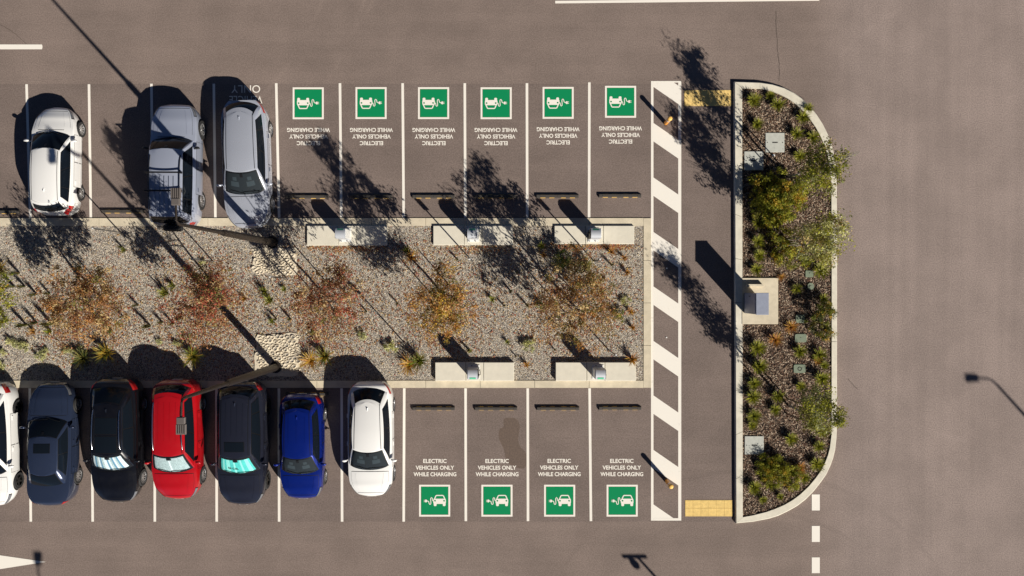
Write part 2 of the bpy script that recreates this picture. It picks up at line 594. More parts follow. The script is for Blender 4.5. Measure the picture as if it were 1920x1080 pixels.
def chips(name, xy, z, size, mats, probs, elong=(1, 1), flat=0.5, tilt=0.5):
    """loose little stones / chips: squashed six-point solids"""
    N = len(xy)
    s = nrg.uniform(size[0], size[1], N)
    el = nrg.uniform(elong[0], elong[1], N)
    az = nrg.uniform(0, 2 * PI, N)
    t1 = nrg.normal(0, tilt, N)
    base = np.array([(1, 0, 0), (0, 1, 0), (-1, 0, 0), (0, -1, 0), (0, 0, 1), (0, 0, -1)], float)
    base = np.repeat(base[None], N, 0) * (1 + nrg.uniform(-0.25, 0.25, (N, 6, 1)))
    base[:, :, 0] *= (s * el)[:, None]
    base[:, :, 1] *= s[:, None]
    base[:, :, 2] *= (s * flat)[:, None]
    x, zz = base[:, :, 0].copy(), base[:, :, 2].copy()
    base[:, :, 0] = x * np.cos(t1)[:, None] - zz * np.sin(t1)[:, None]
    base[:, :, 2] = x * np.sin(t1)[:, None] + zz * np.cos(t1)[:, None]
    x, y = base[:, :, 0].copy(), base[:, :, 1].copy()
    base[:, :, 0] = x * np.cos(az)[:, None] - y * np.sin(az)[:, None] + xy[:, 0][:, None]
    base[:, :, 1] = x * np.sin(az)[:, None] + y * np.cos(az)[:, None] + xy[:, 1][:, None]
    base[:, :, 2] += z + (s * flat * 0.5)[:, None]
    f = np.array([(0, 1, 4), (1, 2, 4), (2, 3, 4), (3, 0, 4), (1, 0, 5), (2, 1, 5), (3, 2, 5), (0, 3, 5)])
    F = (f[None] + (np.arange(N) * 6)[:, None, None]).reshape(-1, 3)
    mi = np.repeat(nrg.choice(len(mats), N, p=probs), 8)
    return soup(name, base.reshape(-1, 3), F, mats, mi)


APRONS = [(470, 463, 556, 516), (478, 624, 567, 703)]
N = 120000
gx = nrg.uniform((-60 - 960) / S, (1207 - 960) / S, N)
gy = nrg.uniform((540 - 713) / S, (540 - 424) / S, N)
o = chips('gravel', np.stack([gx, gy], 1), 0.010, (0.009, 0.020), G_MATS, [0.26, 0.26, 0.15, 0.22, 0.11], (1, 1.5), 0.75, 0.3)
tag(o, 'mixed cream and grey gravel filling the planted strip between the bay rows', 'gravel', kind='stuff')

ip = [tuple(p.xy) for p in ki]
N = 42000
cx = nrg.uniform((1390 - 960) / S, (1557 - 960) / S, N)
cy = nrg.uniform((540 - 968) / S, (540 - 167) / S, N)
k_ = point_in(ip, cx, cy)
# nothing on the cabinet slab
kx0, kx1 = (1388 - 960) / S, (1458 - 960) / S
ky0, ky1 = (540 - 609) / S, (540 - 520) / S
k_ &= ~((cx > kx0) & (cx < kx1) & (cy > ky0) & (cy < ky1))
o = chips('bark_mulch', np.stack([cx, cy], 1)[k_], 0.095, (0.009, 0.018), C_MATS, [0.20, 0.25, 0.24, 0.20, 0.11], (3.0, 6.5), 0.8, 0.35)
tag(o, 'coarse brown bark mulch chips covering the kerbed island', 'mulch', kind='stuff')

# ---------------------------------------------------------------- painted markings
def sheet(name, polys, m, z, label=None, cat=None, group=None, parent=None):
    b = B()
    for p in polys:
        b.poly(p, z)
    o = b.build(name, m, parent)
    if label:
        tag(o, label, cat, group)
    return o


def line_poly(x0, y0, x1, y1, w):
    a, c = P(x0, y0), P(x1, y1)
    d = (c - a).normalized()
    nrm = Vector((-d.y, d.x, 0)) * (w / S / 2)
    return [tuple((a - nrm).xy), tuple((c - nrm).xy), tuple((c + nrm).xy), tuple((a + nrm).xy)]


ORD = ['leftmost', 'second from left', 'third from left', 'fourth from left', 'fifth from left', 'sixth from left', 'seventh from left', 'eighth from left', 'ninth from left', 'rightmost']
top_lines = [(50, 158, 57, 409), (167, 158, 170.5, 409), (284, 157, 287, 409), (401, 157, 404, 409), (518, 156, 523.5, 408), (637.5, 156, 640, 408), (755, 156, 757, 408), (871.5, 156, 872.5, 408), (988, 156, 988.5, 408), (1105, 154.5, 1104.5, 408)]
for i, l in enumerate(top_lines):
    sheet('bay_line', [line_poly(*l, 4.8)], M_WHITE, 0.008, 'white bay dividing line in the upper row, ' + ORD[i], 'bay line', 'white bay dividing lines')
low_lines = [(56, 728, 58, 978), (172, 728, 174, 978), (290, 728, 290.5, 978), (406, 728, 406.5, 978), (523, 728, 523.5, 978), (640.5, 728, 641.5, 978), (758, 728, 757, 978), (873, 728, 873.5, 977), (989.5, 728, 990, 977), (1105.5, 728, 1108, 977)]
for i, l in enumerate(low_lines):
    sheet('bay_line', [line_poly(*l, 4.8)], M_WHITE, 0.008, 'white bay dividing line in the lower row, ' + ORD[i], 'bay line', 'white bay dividing lines')

sheet('lane_line', [pxpoly([(-400, 93), (79, 92.5), (80, 88), (79, 83.5), (-400, 83)])], M_WHITE, 0.008, 'thick white line with a blunt end at the upper left edge', 'road line')
sheet('lane_line', [line_poly(1041, 4, 1536, -1.0, 5.0)], M_WHITE, 0.008, 'long thin white line running along the top edge above the island', 'road line')
sheet('lane_arrow', [pxpoly([(0, 1041), (86, 1053.4), (0, 1067), (-60, 1076), (-60, 1058), (-250, 1058), (-250, 1049), (-60, 1049), (-60, 1032)])], M_WHITE, 0.008, 'white painted arrowhead pointing right at the lower left corner', 'road arrow')
dz = ['topmost, just below the island tip', 'second down', 'third down', 'lowest, outside the frame']
for i, (y0, y1) in enumerate([(927, 957), (986, 1016), (1045, 1074.5)]):
    sheet('lane_dash', [rect(1522, y0, 1537, y1)], M_WHITE, 0.008, 'short white road dash, ' + dz[i], 'road dash', 'short white dashes below the island')

# hatched zone
b = B()
zx = lambda y: 1221.2 + (y - 152) * 0.0020      # left edge drifts a little
W0, W1 = 1220.6, 1277.3
b.poly(rect(W0, 152, 1225.2, 976), 0.008)
b.poly(rect(1271.6, 152, W1, 976), 0.008)
for k in range(9):
    yl = 128.5 + 102.15 * k
    pts = [(1225.2, yl), (1271.6, yl + 32), (1271.6, yl + 66.5), (1225.2, yl + 34.5)]
    # clip to the frame
    def clip(pp, lim, keep_below):
        out = []
        for i in range(len(pp)):
            p, q = pp[i], pp[(i + 1) % len(pp)]
            ins = lambda r: (r[1] >= lim) if keep_below else (r[1] <= lim)
            if ins(p):
                out.append(p)
            if ins(p) != ins(q):
                t = (lim - p[1]) / (q[1] - p[1])
                out.append((p[0] + t * (q[0] - p[0]), lim))
        return out
    pts = clip(pts, 152, True)
    pts = clip(pts, 976, False)
    if len(pts) > 2:
        b.poly(pxpoly(pts), 0.008)
b.poly(rect(1225.2, 152, 1271.6, 155), 0.008 + 0.002)
b.poly(rect(1225.2, 971.5, 1271.6, 976), 0.008 + 0.002)
tag(b.build('hatched_marking', M_WHITE), 'tall white framed strip of diagonal hatching beside the island path', 'road marking')

# charging symbols ---------------------------------------------------------
SYM_G = [(262, 850), (266, 847), (341, 847), (345, 850), (345, 880), (341, 883), (266, 883), (262, 880)]
def rr(x0, y0, x1, y1, r, n=4):
    out = []
    for cx_, cy_, a0 in ((x1 - r, y0 + r, -PI / 2), (x1 - r, y1 - r, 0), (x0 + r, y1 - r, PI / 2), (x0 + r, y0 + r, PI)):
        for k in range(n + 1):
            a = a0 + k * PI / 2 / n
            out.append((cx_ + r * math.cos(a), cy_ + r * math.sin(a)))
    return out
def circ(x, y, r, n=14):
    return [(x + r * math.cos(2 * PI * k / n), y + r * math.sin(2 * PI * k / n)) for k in range(n)]
def stroke(pts, w):
    """polyline strip polygons"""
    out = []
    L_, R_ = [], []
    for i, p in enumerate(pts):
        a, c = pts[max(i - 1, 0)], pts[min(i + 1, len(pts) - 1)]
        d = Vector((c[0] - a[0], c[1] - a[1])).normalized()
        L_.append((p[0] - d.y * w / 2, p[1] + d.x * w / 2))
        R_.append((p[0] + d.y * w / 2, p[1] - d.x * w / 2))
    for i in range(len(pts) - 1):
        out.append([L_[i], L_[i + 1], R_[i + 1], R_[i]])
    return out


def symbol_meshes():
    s = 1 / 3.6 / S                               # the enlarged photo unit -> metres
    f = lambda pts: [((x - 270) * s, (860 - y) * s) for x, y in pts]
    def B_(polys, z, m, name):
        b = B()
        for i, p in enumerate(polys):
            q = f(p)
            area = sum(q[i][0] * q[(i + 1) % len(q)][1] - q[(i + 1) % len(q)][0] * q[i][1] for i in range(len(q)))
            if area < 0:
                q = q[::-1]
            b.poly(q, z + 0.00015 * i)
        return b, m, name
    border = [[(165, 752), (375, 752), (375, 764), (165, 764)], [(165, 955), (375, 955), (375, 967), (165, 967)], [(165, 764), (177, 764), (177, 955), (165, 955)], [(363, 764), (375, 764), (375, 955), (363, 955)]]
    green = [[(179, 766), (361, 766), (361, 953), (179, 953)]]
    cable = [(217, 861), (224, 862), (230, 866), (232, 876), (236, 884), (242, 884), (245, 875), (243, 852), (244, 842), (249, 838), (254, 843), (255, 853), (259, 860), (266, 863)]
    pic = [rr(261, 846, 346, 881, 9), rr(264, 872, 283, 896, 7), rr(325, 872, 344, 896, 7)]
    pic += stroke([(268, 850), (279, 826), (283, 824), (325, 824), (329, 826), (340, 850)], 7)
    pic += stroke(cable, 5.2)
    pic += [[(206, 853), (212, 851), (218, 854), (221, 861), (218, 868), (212, 871), (206, 869)], [(197, 854.5), (207, 854.5), (207, 858), (197, 858)], [(197, 864), (207, 864), (207, 867.5), (197, 867.5)]]
    lights = [circ(273, 860, 5.5), circ(334, 860, 5.5)]
    return [B_(border, 0.008, M_WHITE, 'border'), B_(green, 0.008, M_GREEN, 'green_panel'), B_(pic, 0.012, M_WHITE, 'pictogram'), B_(lights, 0.0165, M_GREEN, 'pictogram_lamps')]


def make_symbol(px, py, rz, label):
    root = empty('charging_symbol', P(px, py), rz)
    for bb, m, nm in symbol_meshes():
        bb.build(nm, m, root)
    return tag(root, label, 'road symbol', 'green charging symbols painted in the bays')


sym_up = [(578, 193.6), (695.8, 193.2), (813, 193.3), (930.3, 193.5), (1046.5, 192.8), (1163.5, 190.8)]
sym_lo = [(815, 938.8), (931.8, 938.8), (1049.3, 938.8), (1166.5, 938.8)]
s0 = None
for i, (x, y) in enumerate(sym_up):
    lab = 'green square with upside down white car and plug, upper row, ' + (ORD[i] if i < 5 else 'rightmost')
    s0 = make_symbol(x, y, PI, lab) if s0 is None else dup(s0, P(x, y), PI, lab)
for i, (x, y) in enumerate(sym_lo):
    dup(s0, P(x, y), 0.0, 'green square with upright white car and plug, lower row, ' + (ORD[i] if i < 3 else 'rightmost'))


def text_mesh(txt, height, width, bold=0.02, squeeze=True):
    cu = bpy.data.curves.new('txt', 'FONT')
    cu.body = txt
    cu.size = 1.0
    cu.align_x = 'CENTER'
    cu.offset = bold
    cu.resolution_u = 3
    ob = bpy.data.objects.new('txt', cu)
    COL.objects.link(ob)
    dg = bpy.context.evaluated_depsgraph_get()
    me = bpy.data.meshes.new_from_object(ob.evaluated_get(dg))
    bpy.data.objects.remove(ob)
    vs = np.array([v.co[:] for v in me.vertices])
    fs = [tuple(p.vertices) for p in me.polygons]
    mn, mx = vs.min(0), vs.max(0)
    vs[:, 0] = ((vs[:, 0] - mn[0]) / (mx[0] - mn[0]) - 0.5) * width
    vs[:, 1] = ((vs[:, 1] - mn[1]) / (mx[1] - mn[1]) - 0.5) * height
    bpy.data.meshes.remove(me)
    return vs, fs


def make_lettering():
    root = empty('bay_lettering')
    for txt, w, dy in (('ELECTRIC', 43.8, 12.5), ('VEHICLES ONLY', 72.3, 0.0), ('WHILE CHARGING', 80.3, -12.3)):
        vs, fs = text_mesh(txt, 7.8 / S, w / S, 0.026)
        mesh_obj('text_line', [(v[0], v[1] + dy / S, 0.008) for v in vs], fs, M_WHITE, root)
    return root


lt = None
let_up = [(578.5, 256), (696.5, 256), (813.5, 256), (930, 256), (1046.5, 254.6), (1163.5, 253)]
let_lo = [(815.5, 876.8), (932, 876.8), (1048.5, 876.6), (1165.8, 876.6)]
for i, (x, y) in enumerate(let_up + let_lo):
    up = i < 6
    k = i if up else i - 6
    pos = 'rightmost' if (up and k == 5) or (not up and k == 3) else ORD[k]
    lab = ('upside down' if up else 'upright') + ' white painted words ELECTRIC VEHICLES ONLY WHILE CHARGING, %s row, ' % ('upper' if up else 'lower') + pos
    if lt is None:
        lt = make_lettering()
        tag(lt, lab, 'road lettering', 'charging rule lettering in the bays')
        o = lt
    else:
        o = dup(lt, (0, 0, 0), 0, lab)
    o.location = P(x, y)
    o.rotation_euler = (0, 0, PI if up else 0)

# older, larger words under the silver hatchback
root = empty('bay_lettering', P(461, 177))
for txt, w, hh, x, y in (('ONLY', 54, 14.5, 461, 167), ('VEHICLE', 62, 14.5, 461, 187)):
    vs, fs = text_mesh(txt, hh / S, w / S, 0.0)
    c = P(x, y) - P(461, 177)
    mesh_obj('text_line', [(c.x - v[0], c.y - v[1], 0.008) for v in vs], fs, M_WHITE, root)
tag(root, 'large upside down white word ONLY half hidden in shade behind the silver hatchback', 'road lettering')

# yellow tactile pads
def tactile(x0, y0, x1, y1, label):
    root = empty('tactile_pad', P((x0 + x1) / 2, (y0 + y1) / 2))
    w, h_ = (x1 - x0) / S, (y1 - y0) / S
    nx, ny = 6, 2
    b = B()
    for i in range(nx):
        for j in range(ny):
            b.box((-w / 2 + (i + .5) * w / nx, -h_ / 2 + (j + .5) * h_ / ny, 0.011), (w / nx - 0.006, h_ / ny - 0.006, 0.010))
    b.build('mat_tile', M_TACT, root)
    b = B()
    for i in range(36):
        for j in range(12):
            x, y = -w / 2 + (i + .5) * w / 36, -h_ / 2 + (j + .5) * h_ / 12
            r0, r1 = 0.017, 0.012
            vs = [(x + r0 * math.cos(k * PI / 3), y + r0 * math.sin(k * PI / 3), 0.016) for k in range(6)] + [(x + r1 * math.cos(k * PI / 3), y + r1 * math.sin(k * PI / 3), 0.022) for k in range(6)]
            b.add(vs, [(6, 7, 8, 9, 10, 11)] + [(k, (k + 1) % 6, 6 + (k + 1) % 6, 6 + k) for k in range(6)])
    b.build('studs', M_TACT, root)
    tag(root, label, 'tactile pad', 'yellow tactile pads at the ends of the island path')
tactile(1283, 169, 1372.5, 199, 'yellow studded tactile pad at the upper end of the path, dappled by tree shade')
tactile(1284.5, 937.5, 1373, 968, 'yellow studded tactile pad at the lower end of the path, in full sun')

# stain, patch, cracks
st = [(944, 785), (955, 783), (966, 784), (973, 790), (975, 800), (973, 812), (971, 825), (975, 838), (983, 845), (987, 850), (987, 878), (975, 879), (960, 874), (951, 866), (947, 855), (945, 842), (940, 833), (935, 822), (935, 810), (938, 803), (945, 801), (944, 793)]
def smooth_closed(pts, it=2):
    for _ in range(it):
        q = []
        for i in range(len(pts)):
            a, c = pts[i], pts[(i + 1) % len(pts)]
            q += [(a[0] * .75 + c[0] * .25, a[1] * .75 + c[1] * .25), (a[0] * .25 + c[0] * .75, a[1] * .25 + c[1] * .75)]
        pts = q
    return pts
sheet('oil_stain', [pxpoly(smooth_closed(st))[::-1]], M_STAIN, 0.0065, 'dark brown figure-eight liquid stain in the second lower charging bay', 'stain')
def crack(pts, w, label):
    b = B()
    pts2 = []
    for i in range(len(pts) - 1):
        for k in range(7):
            t = k / 7
            pts2.append((pts[i][0] * (1 - t) + pts[i + 1][0] * t + rnd.uniform(-.7, .7), pts[i][1] * (1 - t) + pts[i + 1][1] * t + rnd.uniform(-.5, .5)))
    pts2.append(pts[-1])
    for q in stroke(pts2, w):
        b.poly(pxpoly(q), 0.005)
    tag(b.build('asphalt_crack', M_CRACK), label, 'crack')
crack([(1455, 22), (1456, 60), (1458, 95), (1461, 120), (1461, 152)], 0.75, 'fine dark crack running down the asphalt above the island')
crack([(0, 46), (22, 58), (50, 82)], 0.7, 'curved hairline crack meeting the thick white line at upper left')
crack([(1590, 710), (1599, 721), (1608, 730)], 0.9, 'short dark scratch on the road right of the island')

# ---------------------------------------------------------------- wheel stops
def make_stop():
    root = empty('wheel_stop')
    b = B()
    L_ = 1.70
    prof = [(-0.075, 0.0), (-0.065, 0.05), (-0.045, 0.105), (0.045, 0.105), (0.065, 0.05), (0.075, 0.0)]
    for sgn in (0,):
        vs = []
        for x, sc in ((-L_ / 2, 1.0), (-L_ / 2 + 0.02, 1.0), (L_ / 2 - 0.02, 1.0), (L_ / 2, 1.0)):
            ends = abs(x) == L_ / 2
            for (y, z) in prof:
                vs.append((x, y, z * (0.75 if ends else 1) + 0.004))
        fs = []
        for i in range(3):
            for k in range(5):
                fs.append((i * 6 + k, (i + 1) * 6 + k, (i + 1) * 6 + k + 1, i * 6 + k + 1))
        fs += [tuple(range(6)), tuple(reversed(range(18, 24)))]
        b.add(vs, fs)
    b.build('body', M_RUBBER, root)
    for side in (-1, 1):
        for x in (-0.58, -0.22, 0.24, 0.60):
            bb = B()
            xa, xb = x - 0.10, x + 0.10
            q = [(0.0735, 0.02), (0.0605, 0.062)]
            e = 0.003
            vs = [(xa, side * (q[0][0] + e), q[0][1] + .004), (xb, side * (q[0][0] + e), q[0][1] + .004), (xb, side * (q[1][0] + e), q[1][1] + .004), (xa, side * (q[1][0] + e), q[1][1] + .004)]
            bb.add(vs, [(0, 1, 2, 3) if side < 0 else (3, 2, 1, 0)])
            bb.build('reflector_strip', M_YELLOW, root)
    for x in (-0.7, 0.0, 0.7):
        B().tube([(x, 0, 0.1), (x, 0, 0.112)], 0.016, 8).build('fixing_bolt', M_DARK, root)
    return root


stops = [(-2, 397.5, 'upper row at the left edge below the small white hatchback'), (231, 396.5, 'upper row in the empty bay right of the small white hatchback'),
         (577, 369, 'upper row, first charging bay right of the silver hatchback'), (696, 369, 'upper row, second charging bay, in tree shade'), (813, 368.5, 'upper row, third charging bay, crossed by a charger shadow'),
         (929, 368.5, 'upper row, fourth charging bay, under thick tree shade'), (1045, 368, 'upper row, fifth charging bay from the left'), (1162, 367, 'upper row, last charging bay before the hatching'),
         (576, 739, 'lower row behind the blue hatchback'), (813, 765.5, 'lower row, first charging bay right of the white hatchback'), (930, 765.5, 'lower row, charging bay with the brown stain'),
         (1046, 765.5, 'lower row, third charging bay from the left'), (1162, 765, 'lower row, last charging bay before the hatching')]
w0 = None
for x, y, lab in stops:
    lab = 'black rubber wheel stop, ' + lab
    if w0 is None:
        w0 = make_stop()
        w0.location = P(x, y)
        tag(w0, lab, 'wheel stop', 'rubber wheel stops')
    else:
        dup(w0, P(x, y), 0.0, lab)

# ---------------------------------------------------------------- charger plinths and chargers
def make_plinth(x0, y0, x1, y1, label, z=0.13):
    cx_, cy_ = (x0 + x1) / 2, (y0 + y1) / 2
    root = empty('charger_plinth', P(cx_, cy_))
    w, h_ = (x1 - x0) / S, (y1 - y0) / S
    cuts = [0, 0.388, 0.613, 1]
    for a, c in zip(cuts[:-1], cuts[1:]):
        B().box((-w / 2 + w * (a + c) / 2, 0, z / 2), (w * (c - a) - 0.014, h_, z), bev=0.012).build('slab', M_PLINTH, root)
    return tag(root, label, 'concrete plinth', 'concrete plinths carrying the chargers')


make_plinth(576.6, 423.6, 727, 460.4, 'long pale plinth, upper row, left, half covered by tree shade')
make_plinth(812.5, 423.6, 962, 459.6, 'long pale plinth, upper row, middle, mostly in blue shade')
make_plinth(1039, 423.6, 1188.5, 457.6, 'long pale plinth, upper row, right, in full sun')
make_plinth(816.5, 678.5, 964, 713, 'long pale plinth, lower row, left of the two', 0.21)
make_plinth(1041, 678.5, 1191, 713, 'long pale plinth, lower row, right of the two', 0.21)


def make_charger():
    root = empty('ev_charger')
    prof = [(0.205, 0.0), (0.205, 0.80), (0.185, 0.87), (0.12, 0.915), (0.02, 0.945), (-0.09, 0.94), (-0.165, 0.90), (-0.20, 0.82), (-0.205, 0.72), (-0.19, 0.0)]
    w = 0.19
    n_ = len(prof)
    vs = [(-w, y, z) for y, z in prof] + [(w, y, z) for y, z in prof]
    fs = [tuple(range(n_)), tuple(reversed(range(n_, 2 * n_)))] + [(i, n_ + i, n_ + (i + 1) % n_, (i + 1) % n_) for i in range(n_)]
    mesh_obj('housing', vs, fs, M_CHARGER, root, smooth=35)
    for s_ in (-1, 1):
        B().box((s_ * 0.203, -0.0, 0.44), (0.022, 0.36, 0.86), bev=0.008).build('side_panel', M_CHARGERW if s_ > 0 else M_TRIM, root)
    b_ = B()
    b_.add([(-0.12, 0.19, 0.876), (0.12, 0.19, 0.876), (0.12, 0.118, 0.925), (-0.12, 0.118, 0.925)], [(0, 1, 2, 3)])
    b_.build('screen', M_SCREEN, root)
    B().box((0, -0.0, 0.012), (0.46, 0.56, 0.024), bev=0.006).build('base_plate', M_CHARGERW, root)
    for x in (-0.16, 0.08):
        B().tube([(x, -0.245, 0.024), (x, -0.245, 0.05)], 0.022, 8).build('fixing_bolt', M_LED, root)
    b_ = B()
    pts = [(-0.24, 0.05, 0.62), (-0.27, 0.06, 0.4), (-0.26, 0.02, 0.2), (-0.25, -0.06, 0.16), (-0.26, -0.12, 0.3), (-0.24, -0.12, 0.55)]
    b_.tube(pts, 0.014, 8)
    b_.tube([(-0.214, 0.05, 0.62), (-0.25, 0.05, 0.62)], 0.035, 10)
    b_.build('charging_cable', M_TYRE, root, smooth=40)
    return root


c0 = make_charger()
c0.location = P(649, 441, 0.13)
c0.scale = (1, 1, 1.1)
tag(c0, 'silver round-topped charger on the upper left plinth', 'charger', 'electric car chargers on plinths')
dup(c0, P(888, 441, 0.13), 0, 'silver round-topped charger on the shaded upper middle plinth')
dup(c0, P(1112, 441, 0.13), 0, 'silver round-topped charger on the sunlit upper right plinth')
dup(c0, P(889, 696, 0.21), PI, 'silver round-topped charger on the lower left plinth, screen facing down')
dup(c0, P(1120, 696, 0.21), PI, 'silver round-topped charger on the lower right plinth, screen facing down')

# ---------------------------------------------------------------- sign posts
def make_sign(h_=2.15, face=1):
    root = empty('sign_post')
    B().tube([(0, 0, 0), (0, 0, h_)], 0.026, 10).build('pole', M_POST, root, smooth=40)
    B().tube([(0, 0, h_), (0, 0, h_ + 0.02)], 0.03, 10).build('cap', M_CHARGERW, root)
    bb = B()
    bb.box((0, 0.035 * face, h_ - 0.22), (0.225, 0.012, 0.40), bev=0.004)
    bb.build('sign_plate', M_SIGNB, root)
    return root


signs = [(227, 436, 1, 'slim grey sign post in the gravel right of the small white hatchback'), (400, 490, 1, 'slim grey sign post beside the red-leaved tree'),
         (537, 521, 1, 'slim grey sign post by the pale stone apron below the silver hatchback'), (886, 490, 1, 'slim grey sign post below the upper middle plinth'),
         (1114, 490, 1, 'slim grey sign post below the upper right plinth'), (758, 642, -1, 'slim grey sign post above the orange grass clump left of the lower plinth'),
         (1142, 657, -1, 'slim grey sign post above the lower right plinth')]
g0 = None
for x, y, fc, lab in signs:
    if g0 is None:
        g0 = make_sign()
        g0.location = P(x, y, 0.02)
        tag(g0, lab, 'sign post', 'sign posts in the gravel strip')
    else:
        dup(g0, P(x, y, 0.02), 0.0 if fc > 0 else PI, lab)

# ---------------------------------------------------------------- bollards
def make_bollard():
    root = empty('bollard')
    B().tube([(0, 0, 0.0), (0, 0, 0.84)], 0.082, 20).build('post', M_ORANGE, root, smooth=40)
    B().tube([(0, 0, 0.60), (0, 0, 0.70)], 0.0845, 20, cap=False).build('reflective_band', M_CHARGERW, root, smooth=40)
    B().tube([(0, 0, 0.84), (0, 0, 0.90), (0, 0, 0.925), (0, 0, 0.935)], [0.09, 0.09, 0.075, 0.03], 20).build('cap', M_ORANGE2, root, smooth=50)
    return root
b0 = make_bollard()
b0.location = P(1248, 231)
tag(b0, 'orange steel bollard at the upper end of the hatched strip', 'bollard', 'orange bollards on the hatched strip')
dup(b0, P(1250, 902), 0, 'orange steel bollard at the lower end of the hatched strip')
for x, y, lab in ((1250, 503, 'small white round stud on the hatched strip, upper'), (1249.5, 632.5, 'small white round stud on the hatched strip, lower')):
    tag(B().tube([P(x, y, 0.004), P(x, y, 0.02), P(x, y, 0.026)], [0.03, 0.03, 0.018], 12).build('road_stud', M_CHARGERW), lab, 'stud', 'white studs on the hatched strip')

# ---------------------------------------------------------------- light poles
def make_light(h_=9.15):
    root = empty('street_lamp')
    B().tube([(0, 0, 0), (0, 0, 0.06)], 0.24, 16).build('base_plate', M_POLE, root)
    B().tube([(0, 0, 0.06), (0, 0, 5.4), (0, 0, 5.5)], [0.145, 0.115, 0.105], 16).build('lower_pole', M_POLE, root, smooth=40)
    B().tube([(0, 0, 5.45), (0, 0, h_ - 0.25), (0, 0.03, h_ - 0.08), (0, 0.12, h_)], [0.078, 0.05, 0.045, 0.04], 14).build('upper_pole', M_POLE, root, smooth=40)
    B().tube([(0, 0.10, h_ - 0.005), (0, 0.56, h_ + 0.02)], 0.033, 10).build('arm', M_POLE, root, smooth=40)
    b_ = B()
    b_.box((0, 0.62, h_ + 0.03), (0.24, 0.2, 0.1), bev=0.015)
    head = b_.build('driver_box', M_LED, root)
    b_ = B()
    b_.box((0, 0.87, h_ + 0.015), (0.29, 0.30, 0.045), bev=0.01)
    for k in range(5):
        b_.box((-0.12 + k * 0.06, 0.87, h_ + 0.055), (0.028, 0.28, 0.035), bev=0.004)
    b_.build('lamp_head', M_LED, root)
    b_ = B()
    b_.box((0, 0.87, h_ - 0.012), (0.24, 0.24, 0.01))
    b_.build('lens', M_CHARGERW, root)
    return root


l0 = make_light()
l0.location = P(511, 454, 0.03)
l0.rotation_euler = (0, 0, 0.0)
tag(l0, 'tall bronze lamp post with its head over the silver four-wheel-drive', 'street lamp', 'bronze lamp posts')
dup(l0, P(518, 688, 0.03), PI, 'tall bronze lamp post with its head over the red car')
dup(l0, P(1861 + 447, 712 + 493), PI / 2, 'lamp post beyond the right edge, its shadow falls on the road')
dup(l0, P(74 + 447, 1086 + 493), 0.0, 'lamp post beyond the lower left edge, its shadow falls by the arrow')

# camera pole outside the frame whose shadow shows at the bottom
root = empty('camera_pole', P(1196 + 290, 1045 + 320))
hp = 5.95
B().tube([(0, 0, 0), (0, 0, hp)], [0.07, 0.05], 12).build('pole', M_POLE, root, smooth=40)
B().box((-0.1, 0, hp), (0.95, 0.09, 0.09), bev=0.01).build('crossbar', M_POLE, root)
B().tube([(-0.36, 0, hp - 0.04), (-0.36, 0, hp - 0.18), (-0.36, 0, hp - 0.30), (-0.36, 0, hp - 0.38), (-0.36, 0, hp - 0.43)], [0.03, 0.12, 0.14, 0.10, 0.02], 14).build('dome', M_CHARGERW, root, smooth=50)
tag(root, 'camera pole beyond the lower edge, its T-shaped shadow falls on the asphalt', 'camera pole')

# ---------------------------------------------------------------- cabinet on its slab
o = B().prism(rect(1389.5, 521.5, 1456.5, 607.5), 0.0, 0.17).build('cabinet_slab', M_KERB)
tag(o, 'square pale concrete slab at the left edge of the island', 'concrete slab')
root = empty('power_cabinet', P(1403, 568, 0.17))
w_, d_, hh_ = 0.46, 0.80, 1.62
B().box((0, 0, 0.05), (w_ - 0.02, d_ - 0.02, 0.1)).build('base', M_DARK, root)
B().box((0, 0, 0.1 + (hh_ - 0.1) / 2), (w_, d_, hh_ - 0.1), bev=0.012).build('housing', M_CAB, root)
B().box((0.0, 0, hh_ + 0.012), (w_ + 0.02, d_ + 0.03, 0.03), bev=0.01).build('roof_panel', M_CAB, root)
b = B(); b.box((-w_ / 2 - 0.008, 0, 0.85), (0.014, d_ - 0.08, 1.35)); dr = b.build('door', M_CAB, root)
B().box((-w_ / 2 - 0.025, 0.28, 0.85), (0.02, 0.03, 0.16)).build('handle', M_TRIM, dr)
tag(root, 'blue-grey steel power cabinet standing on the island slab', 'power cabinet')
o = B().prism(rect(1396, 533, 1427, 537), 0.17, 0.33).build('cable_duct', M_KERB)
tag(o, 'low pale concrete upstand on the slab above the power cabinet', 'concrete upstand')

# ---------------------------------------------------------------- pit lids in the island
def square_lid(x0, y0, x1, y1, label):
    root = empty('pit_lid', P((x0 + x1) / 2, (y0 + y1) / 2, 0.08))
    w, h_ = (x1 - x0) / S, (y1 - y0) / S
    B().box((0, 0, 0.03), (w, h_, 0.07), bev=0.008).build('cover', M_LID, root)
    b_ = B()
    b_.box((0, -0.0, 0.067), (0.21, 0.04, 0.006))
    for s_ in (-1, 1):
        b_.tube([(s_ * w * 0.40, 0, 0.064), (s_ * w * 0.40, 0, 0.07)], 0.02, 8)
    b_.build('lifting_slots', M_DARK, root)
    tag(root, label, 'pit lid', 'square concrete pit lids')
square_lid(1433.2, 250.2, 1468.6, 286.4, 'square pale pit lid, the upper right of the pair near the island top')
square_lid(1393.6, 284.8, 1429.2, 320, 'square pale pit lid, the lower left of the pair near the island top')
square_lid(1394.5, 816.5, 1430, 850.5, 'square pale pit lid in the lower island above the round green bush')
